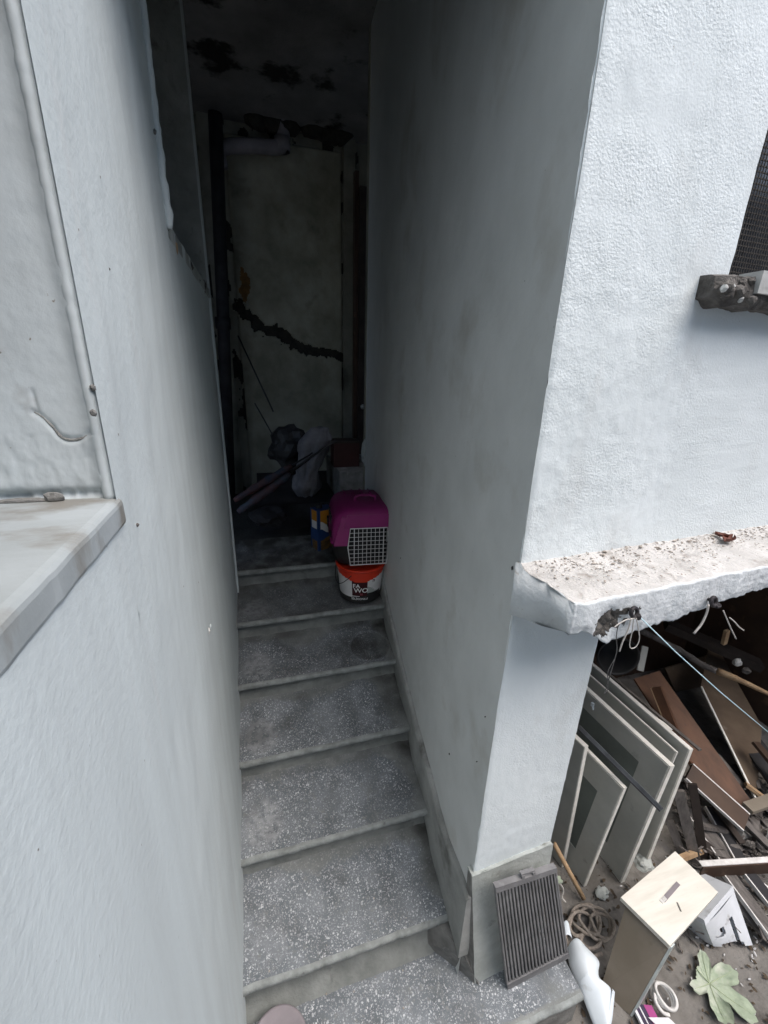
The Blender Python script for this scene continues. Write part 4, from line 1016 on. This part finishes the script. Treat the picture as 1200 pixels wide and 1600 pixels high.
extra = [((1100,1235),(1160,1318),.10,.030,'dark_wood','broad blackened board under the drawer front'),
 ((1062,1175),(1120,1232),.16,.018,'brown_board','chipped brown lath beside the pale cabinet door top'),
 ((1120,1180),(1185,1262),.04,.030,'grey_wood','grey stick lying along the orange brown board'),
 ((1150,1195),(1210,1275),.03,.055,'charcoal','charcoal strip right of the grey stick'),
 ((1095,1290),(1150,1300),.08,.030,'grey_wood','short dusty board end crossing under the white edged plank'),
 ((1075,1300),(1130,1345),.05,.045,'dark_wood','dark narrow board squeezed beside the dusty grey plank'),
 ((1140,1260),(1205,1325),.10,.035,'grey_wood','pale grey plank under the light brown board end'),
 ((1165,1225),(1215,1262),.06,.040,'pale_wood','raw wooden offcut above the light brown board end'),
 ((1130,1395),(1215,1480),.02,.030,'grey_wood','grey lath on the soil right of the tipped stool'),
 ((1165,1365),(1225,1410),.05,.030,'white_edge','white painted batten below the metal channel at the right edge'),
 ((1180,1160),(1225,1215),.20,.050,'dark_brown','short dark brown board at the right edge behind the blue line'),
 ((1055,1345),(1105,1325),.05,.022,'pale_wood','small raw slat behind the cream topped cabinet')]
for k, (a, b, h_, wd, m_, lab) in enumerate(extra):
    pk('scrap_plank', lab, 'plank', Zp(*a, GZ+h_+.05), Zp(*b, GZ+h_), wd, .012+.004*(k % 3), m_, up=(.3*math.sin(k*2.1), .3*math.cos(k*1.7), 1))
bm = bmesh.new()
for k in range(900):
    a = Zp(random.uniform(1055, 1215), random.uniform(1225, 1350) if random.random() < .8 else random.uniform(1350, 1480), GZ)
    s = random.uniform(.006, .03); mt = Matrix.Translation(a+Vector((0,0,random.random()**2*.10))) @ Matrix.Rotation(random.random()*6, 4, 'Z') @ Matrix.Rotation(random.uniform(-.6,.6), 4, 'X') @ Matrix.Diagonal((s*2, s*random.uniform(.15,.6), s*.12, 1))
    bmesh.ops.create_cube(bm, size=1, matrix=mt)
tag(from_bm('wood_splinters', bm, ['grey_wood']), 'grey splinters and small scraps strewn through the wood pile', 'splinters', kind='stuff')
# rubble
rg = 'broken rubble between the planks'
labs = ['grey wedge of rubble right of the drawer front','dark angular rubble piece under the brown drawer front','sharp grey rubble chip near the metal channel','upper rubble lump beside the light brown board end','rounded rubble lump at the right edge above the channel','small rubble piece tucked under the pale wedge','flat rubble flake touching the metal channel','dark rubble piece left of the grey wedge','low rubble lump behind the pale edged plank']
for k, (px_, py_, s) in enumerate([(1180,1292,.036),(1160,1300,.03),(1188,1315,.030),(1195,1285,.036),(1205,1305,.04),(1170,1318,.024),(1150,1328,.022),(1142,1305,.028),(1200,1330,.028)]):
    p = Zp(px_, py_, GZ+.08); tag(chunk('rubble_piece', p, (s*1.1, s, s*.8), ['grey_wood','mortar','raw_concrete'][k % 3], 30+k), labs[k], 'rubble', rg)
for k, (px_, py_, s) in enumerate([(1005,1350,.045),(940,1398,.03)]):
    p = Zp(px_, py_, GZ); tag(rock('stone', p+Vector((0,0,.01)), (s, s*.8, s*.6), 'grey_plaster', None, 50+k, 3), ['grey round stone half hidden behind the white topped cabinet','low grey stone between the cabinet doors and the rope'][k], 'stone')

# white topped bedside cabinet, tipped
cbx = thing('small_cabinet', 'small tipped cabinet with cream top board and brown side lying by the scrap', 'cabinet')
ZT = -.01
q0, q1, q2, q3 = Zp(970,1402,ZT), Zp(1055,1330,ZT), Zp(1122,1394,ZT), Zp(1047,1478,ZT)
# keep the top a true rectangle, tipped a little
tc_ = (q0+q1+q2+q3)/4
top_ = hexa('top_board', [p-Vector((0,0,.018)) for p in (q0,q1,q2,q3)]+[q0,q1,q2,q3], 'cream_board', cbx, .0015)
g0, g3 = Zp(938,1545,GZ+.005), Zp(984,1586,GZ+.005)
i0, i3 = q0.lerp(q3,.10)+(q1-q0)*.04-Vector((0,0,.018)), q3-(q3-q0)*.02+(q2-q3)*.03-Vector((0,0,.018))
sd_ = (q1-q0).normalized()*.014
hexa('side_board', [g0, g3, g3+sd_, g0+sd_, i0, i3, i3+sd_, i0+sd_], 'hardboard', cbx, .001)
e_ = (g3-g0).normalized()
hexa('drawer_rail', [g3+e_*.001, g3+e_*.007, g3+e_*.007+sd_*1.6, g3+e_*.001+sd_*1.6, i3+e_*.001, i3+e_*.007, i3+e_*.007+sd_*1.6, i3+e_*.001+sd_*1.6], 'rail', cbx, .001)
w_ = (q1-q0)*.90
for (a, b, wd, m_) in (((1036,1407),(1060,1380),.014,'mauve'),((1058,1410),(1064,1424),.005,'grey_wood'),((1033,1409),(1040,1402),.013,'white_edge')):
    A, B = Zp(*a, ZT+.0012), Zp(*b, ZT+.0012); plank('scuff' if m_ != 'white_edge' else 'tape_scrap', A, B, wd, .0015, m_, cbx, bevel=0)

# plastic stool lying on its side
st = thing('plastic_stool', 'grubby white plastic step stool tipped over behind the small cabinet', 'stool')
s0, s1 = Zp(1142,1390,GZ+.17), Zp(1097,1443,GZ+.15)        # the seat's near edge
f1, f0 = Zp(1110,1476,GZ+.02), Zp(1171,1474,GZ+.02)         # two feet
nrm = (s1-s0).cross(f0-s0).normalized(); nrm = nrm if nrm.dot(CAM-s0) > 0 else -nrm
def sp_(u, v, h=0): return s0.lerp(s1, u).lerp(f0.lerp(f1, u), v) + nrm*h
def splate(u0, v0, u1, v1, nm='side_panel', h=.010):
    return hexa(nm, [sp_(u0,v0,0), sp_(u1,v0,0), sp_(u1,v1,0), sp_(u0,v1,0), sp_(u0,v0,h), sp_(u1,v0,h), sp_(u1,v1,h), sp_(u0,v1,h)], 'stool_plastic', st, .002)
# one panel outlined with slot holes and arch between the feet
def st_skip(u, v):
    if .30 < u < .40 and .34 < v < .96: return True
    if .60 < u < .72 and .42 < v < .62: return True
    if .66 < u < .86 and .60 < v < .66: return True
    if v > .86 and .22 < u < .80 and v > .86+.25*abs(u-.51)**1.2: return True
    return False
for h, flip in ((.012, 0), (0, 1)):
    grid('side_panel', lambda u, v, h=h: sp_(u, v, h+.006*math.sin(math.pi*u)), 60, 60, 'stool_plastic', st, st_skip)
slab('seat', sp_(0,0,.014), sp_(1,0)-sp_(0,0), -nrm*.17, (s0-sp_(.0,.10)), 'stool_plastic', st, .006)
hexa('foot', [sp_(0,.0,-.01), sp_(.02,.0,.012), sp_(.02,1,.012), sp_(0,1,-.01), sp_(0,.0,-.15), sp_(.03,.0,-.15), sp_(.03,1,-.15), sp_(0,1,-.15)], 'stool_plastic', st, .002)
hexa('foot', [sp_(.97,.0,.012), sp_(1,.0,-.01), sp_(1,1,-.01), sp_(.97,1,.012), sp_(.97,.0,-.15), sp_(1,.0,-.15), sp_(1,1,-.15), sp_(.97,1,-.15)], 'stool_plastic', st, .002)

# white plastic gutter offcut, bent
gu = thing('plastic_gutter', 'pale blue white bent plastic gutter offcut lying beside the grate', 'gutter')
def trough(name, rows, th=.004):
    """folded plastic strip; each row holds (px, py, height) of left edge, crest, right edge"""
    nr = 14; V = []; nc = 13
    R3 = [[Zp(a, b, GZ+h) for a, b, h in r] for r in rows]
    cols3 = [spline([r[k] for r in R3], nr) for k in range(3)]
    n = len(cols3[0])
    for i in range(n):
        a, b, c = cols3[0][i], cols3[1][i], cols3[2][i]
        for k in range(nc):
            t = k/(nc-1)
            V.append(a*(1-t)**2 + (b*2-(a+c)*.5)*2*t*(1-t) + c*t*t)
    Fc = [(i*nc+k, i*nc+k+1, (i+1)*nc+k+1, (i+1)*nc+k) for i in range(n-1) for k in range(nc-1)]
    nb = len(V); V += [v-Vector((0,0,th)) for v in V]; F2 = [tuple(q+nb for q in reversed(f)) for f in Fc]
    rim = [(i*nc, (i+1)*nc, (i+1)*nc+nb, i*nc+nb) for i in range(n-1)] + [(i*nc+nc-1, i*nc+nc-1+nb, (i+1)*nc+nc-1+nb, (i+1)*nc+nc-1) for i in range(n-1)]
    rim += [(k, k+nb, k+1+nb, k+1) for k in range(nc-1)] + [((n-1)*nc+k, (n-1)*nc+k+1, (n-1)*nc+k+1+nb, (n-1)*nc+k+nb) for k in range(nc-1)]
    return obj(name, V, Fc+F2+rim, 'white_plastic', gu, True)
trough('gutter_length', [((886,1482,.05),(899,1466,.09),(912,1476,.08)), ((890,1508,.05),(910,1492,.10),(935,1500,.08)), ((902,1536,.05),(918,1518,.095),(935,1518,.08)),
    ((906,1544,.05),(920,1524,.092),(938,1529,.08)), ((914,1566,.045),(936,1542,.085),(955,1546,.07)), ((924,1592,.04),(944,1572,.075),(955,1576,.06)), ((934,1616,.04),(948,1604,.065),(952,1608,.06))])
trough('end_flange', [((957,1545,.075),(958,1546,.08),(961,1550,.07)), ((948,1590,.062),(952,1588,.068),(957,1590,.06)), ((943,1612,.06),(947,1610,.065),(952,1612,.055))])
trough('broken_tip', [((874,1452,.08),(884,1438,.10),(890,1448,.09)), ((876,1470,.08),(886,1460,.10),(894,1466,.09))])
# round stick
tag(tube('broom_stick', [Zp(866,1318,-.12), Zp(912,1404,GZ+.02)], .010, 'pale_wood', None, 10), 'round pale wooden stick end between the pillar and the first cabinet door', 'stick')
# rope coil
rp = thing('rope_coil', 'tangled beige rope coil on the ground between grate and small cabinet', 'rope')
ctr = [(893,1490),(885,1470),(884,1448),(900,1425),(922,1432),(918,1455),(900,1462),(890,1445),(903,1418),(925,1415),(938,1440),(932,1460),(912,1452),(908,1470),(922,1482),(938,1474),(930,1458),(912,1460),(906,1480),(920,1495),(940,1490)]
P = [Zp(a, b, GZ+.015+.012*(i % 4)) for i, (a, b) in enumerate(ctr)]
tube('rope', spline(P, 7), .0065, 'rope', rp, 8)
for cx_, cy_, r_, s_ in ((.0,.0,.055,0),(.03,-.02,.062,1),(.05,-.035,.045,2)):
    c = Zp(915, 1438, GZ+.035); loop = [c+Vector((cx_+r_*math.cos(a)*(1+.08*math.sin(3*a+s_)), cy_+r_*.9*math.sin(a), .008*math.sin(2*a+s_)+.006*s_)) for a in np.linspace(0, 2*math.pi, 40)[:-1]]
    tube('rope_loop', loop, .0062, 'rope', rp, 8, closed=True)
tag(tube('frayed_cord', spline([Zp(866,1352,-.1), Zp(872,1375,-.15), Zp(880,1390,-.22), Zp(878,1402,-.25), Zp(884,1410,-.26)], 6), .004, 'string', None, 6), 'frayed pale cord hanging beside the grate', 'cord')
# ring of cable
rc = thing('cable_ring', 'ring of white cable lying on the soil beside the cabinet rail', 'cable ring')
c = Zp(1035, 1556, GZ+.02)
for k in range(3):
    loop = [c+Vector((.030*math.cos(a)+.003*k, .036*math.sin(a)-.003*k, .006*k+.004*math.sin(a*2+k))) for a in np.linspace(0, 2*math.pi, 36)[:-1]]
    tube('cable_turn', loop, .0055, 'white_edge', rc, 8, closed=True)
tube('cable_end', spline([c+Vector((-.03,.01,.01)), c+Vector((-.045,-.01,.012)), c+Vector((-.04,-.035,.006)), c+Vector((-.02,-.045,0))], 6), .006, 'white_edge', rc, 8)
# glossy packet
pk_ = thing('printed_packet', 'glossy packet printed magenta, white and dark purple at the bottom edge', 'packet')
def strip(x0, x1, m, h):
    a, b = Zp(990+x0, 1568+x0*.10, GZ+.03), Zp(990+x1, 1568+x1*.10, GZ+.03); dn = (Zp(1030,1640,GZ+.02)-Zp(1000,1580,GZ+.02))
    hexa('print_panel', [a-Vector((0,0,.012)), b-Vector((0,0,.012)), b+dn-Vector((0,0,.012)), a+dn-Vector((0,0,.012)), a+Vector((0,0,h)), b+Vector((0,0,h)), b+dn+Vector((0,0,h)), a+dn+Vector((0,0,h))], m, pk_, .001)
strip(-4, 0, 'white_print', .001); strip(0.3, 6, 'purple_dark', 0); strip(6.3, 8, 'white_print', .001); strip(8.3, 15, 'purple_dark', 0); strip(15.3, 28, 'magenta', 0)
a = Zp(1013,1590,GZ+.034); slab('price_label', a, (.07,-.02,0), (.03,-.06,0), (0,0,.0015), 'white_print', pk_, 0)

# fig leaves
def fig_leaf(name, label, c, size, ang, zoff=.006, drape=None, parent=None):
    t = thing(name, label, 'fig leaf'); lobes = [(0,1.0,.58),(60,.84,.54),(-60,.92,.52),(122,.62,.50),(-120,.60,.50)]
    def rr(th):
        v = .34
        for la, ln, wd in lobes:
            d = (th-rad(la)+math.pi) % (2*math.pi)-math.pi; v = max(v, ln*math.exp(-(abs(d)/(wd*1.05))**3.2))
        return v*(1+.025*math.sin(th*31)+.02*math.sin(th*17))
    V = []; Fc = []; n = 120; ringn = 12
    def pt(th, f):
        r = rr(th)*f*size; x = r*math.sin(th+ang); y = r*math.cos(th+ang)
        z = zoff + .016*abs(math.sin(th*2.5+.3))*f*f + .014*fbm((x, y, 0), 16)*f + .006*f**3*(1+math.sin(th*2))
        p = Vector((x, y, z)); return drape(p) if drape else c+p
    V.append(pt(0, 0))
    for j in range(1, ringn+1):
        for k in range(n): V.append(pt(2*math.pi*k/n, j/ringn))
    for k in range(n): Fc.append((0, 1+k, 1+(k+1) % n))
    for j in range(ringn-1):
        for k in range(n): a = 1+j*n+k; b = 1+j*n+(k+1) % n; Fc.append((a, a+n, b+n, b))
    nb = len(V); V += [v-Vector((0,0,.0008)) for v in V]; Fc += [tuple(i+nb for i in reversed(f)) for f in Fc[:]]
    obj('blade', V, Fc, 'fig', t, True)
    for la, ln, wd in lobes:
        th = rad(la); tube('vein', [pt(th, f)+Vector((0,0,.0008)) for f in np.linspace(0, .9, 10)], .0016, 'fig_vein', t, 5, taper=list(np.linspace(1.2, .3, 10)))
    tube('stalk', [pt(math.pi, .0), pt(math.pi, 1.0)], .0018, 'fig_vein', t, 5)
    return t
lc = Zp(1108, 1538, GZ+.01)
fig_leaf('fig_leaf', 'large pale green fig leaf lying flat on the soil beside the stool', lc, .135, rad(150))
lc2 = fc(.36, .02, .24)
def dr(p):
    q_ = gp(.80, .72, -.012) + (gp(1,.7)-gp(0,.7)).normalized()*p.x + (gp(.8,1)-gp(.8,0)).normalized()*p.y - gn*(p.z*.5); return q_
fig_leaf('fig_leaf', 'green fig leaf caught behind the upper right slats of the grate', lc2, .10, rad(20), drape=dr)

# soil litter
bm = bmesh.new()
for k in range(1300):
    x = random.uniform(1.12, 2.6); y = random.uniform(-.9, .9); s = random.uniform(.004, .014)
    mt = Matrix.Translation((x, y, GZ+.006+random.random()*.006)) @ Matrix.Rotation(random.random()*6, 4, 'Z') @ Matrix.Rotation(random.uniform(-.5,.5), 4, 'X')
    v = [bm.verts.new(mt @ Vector(p)) for p in ((-s,-s*.35,0),(0,-s*.5,s*.25),(s,0,0),(0,s*.5,s*.2),(-s*.8,s*.3,0))]
    bm.faces.new(v)
tag(from_bm('leaf_litter', bm, 'litter'), 'dark leaf litter strewn over the yard soil', 'leaf litter', kind='stuff')
bm = bmesh.new()
for k in range(110):
    x = random.gauss(1.95, .25); y = random.gauss(-.25, .16); s = random.uniform(.002, .006)
    mt = Matrix.Translation((x, y, GZ+.012)) @ Matrix.Rotation(random.random()*6, 4, 'Z') @ Matrix.Diagonal((s*2, s*.8, s*.6, 1))
    bmesh.ops.create_icosphere(bm, subdivisions=1, radius=1, matrix=mt)
tag(from_bm('shards', bm, 'shard'), 'scattered pale chips and shards on the soil by the stool', 'shards', kind='stuff')

# ------------------------------------------------------------------ hooks, strings and line on the ledge
def hook(label, c, ang):
    t = thing('ring_hook', label, 'hook')
    n = (-FYD+Vector((.15,0,.25))).normalized(); a_ = n.orthogonal().normalized(); b_ = n.cross(a_)
    tube('ring', [c+a_*.0095*math.cos(q)+b_*.0105*math.sin(q) for q in np.linspace(0, 2*math.pi, 28)[:-1]], .0042, 'iron', t, 8, closed=True)
    tube('shank', [c+FYD*.030, c+FYD*.003], .004, 'iron', t, 8)
    return t
h1 = Fp(991, 957, .172); h2 = Fp(1115, 940, .172)
hook('black ring hook on the ledge with the blue line and wire loops tied to it', h1, 0)
hook('black ring hook on the ledge with only short string ends tied to it', h2, 0)
k1 = thing('knot', 'x', 'x'); bpy.data.objects.remove(k1)
tag(rock('knot', h2+FXD*.011+Vector((0,-.004,-.010)), (.009,.006,.006), 'iron', None, 3), 'dark lumpy knot on the right ring hook', 'knot')
tag(rock('knot', h1+FXD*.009+Vector((0,-.004,-.009)), (.007,.006,.007), 'iron', None, 5), 'dark lumpy knot on the left ring hook', 'knot')
tag(tube('washing_line', [h1+FXD*.010+Vector((0,-.006,-.008)), Fp(1056,1019,.172+.02), Fp(1125,1081,.172+.04), Fp(1210,1152,.23)], .0013, 'line', None, 6), 'taut pale blue line running from the left ring hook out of the picture', 'line')
def strg(label, pts, r, m='string', out=.178):
    tag(tube('string', spline([Fp(*p, out) for p in pts], 6), r, m, None, 6), label, 'string')
strg('white string loop hanging under the left ring hook', [(990,965),(988,985),(984,1005),(986,1013),(994,1010),(999,998),(997,980),(994,966)], .0011)
strg('thick short string end hanging left of the white loop', [(986,967),(981,985),(972,1005),(968,1018)], .0016)
strg('pale string curling over the plaster left of the hook', [(992,966),(980,968),(968,974),(960,980)], .0013)
strg('thin dark wire hanging from the left hook down to the cabinet doors', [(985,966),(968,975),(963,995),(964,1015),(959,1035),(953,1055),(946,1080),(944,1084)], .0009, 'wire')
strg('second dark wire kinked beside the first in the hollow', [(960,1030),(950,1050),(950,1075),(944,1083)], .0008, 'wire')
strg('grey frayed strap end hanging from the left of the right hook', [(1107,945),(1104,958),(1096,975),(1084,990)], .0024)
strg('long pale string end hanging from the right knot', [(1130,954),(1136,968),(1142,982),(1150,998)], .0014)
strg('short pale string end right of the long one at the right knot', [(1140,965),(1148,972),(1155,980),(1162,985)], .0014)

# ------------------------------------------------------------------ unseen walls round the yard, added to shape its light
bh = tag(slab('unseen_yard_wall', (-6, -6.5, -.4), (14, 0, 0), (0, .3, 0), (0, 0, 8.0), 'wall_far', None, 0), 'plain grey unseen wall added behind the viewer to block low sky light', 'building')
bh2 = tag(slab('unseen_yard_wall', (5.2, -6.2, -.4), (.3, 0, 0), (0, 6.0, 0), (0, 0, 4.0), 'wall_far', None, 0), 'plain grey unseen wall added on the right of the yard to shape the light', 'building')
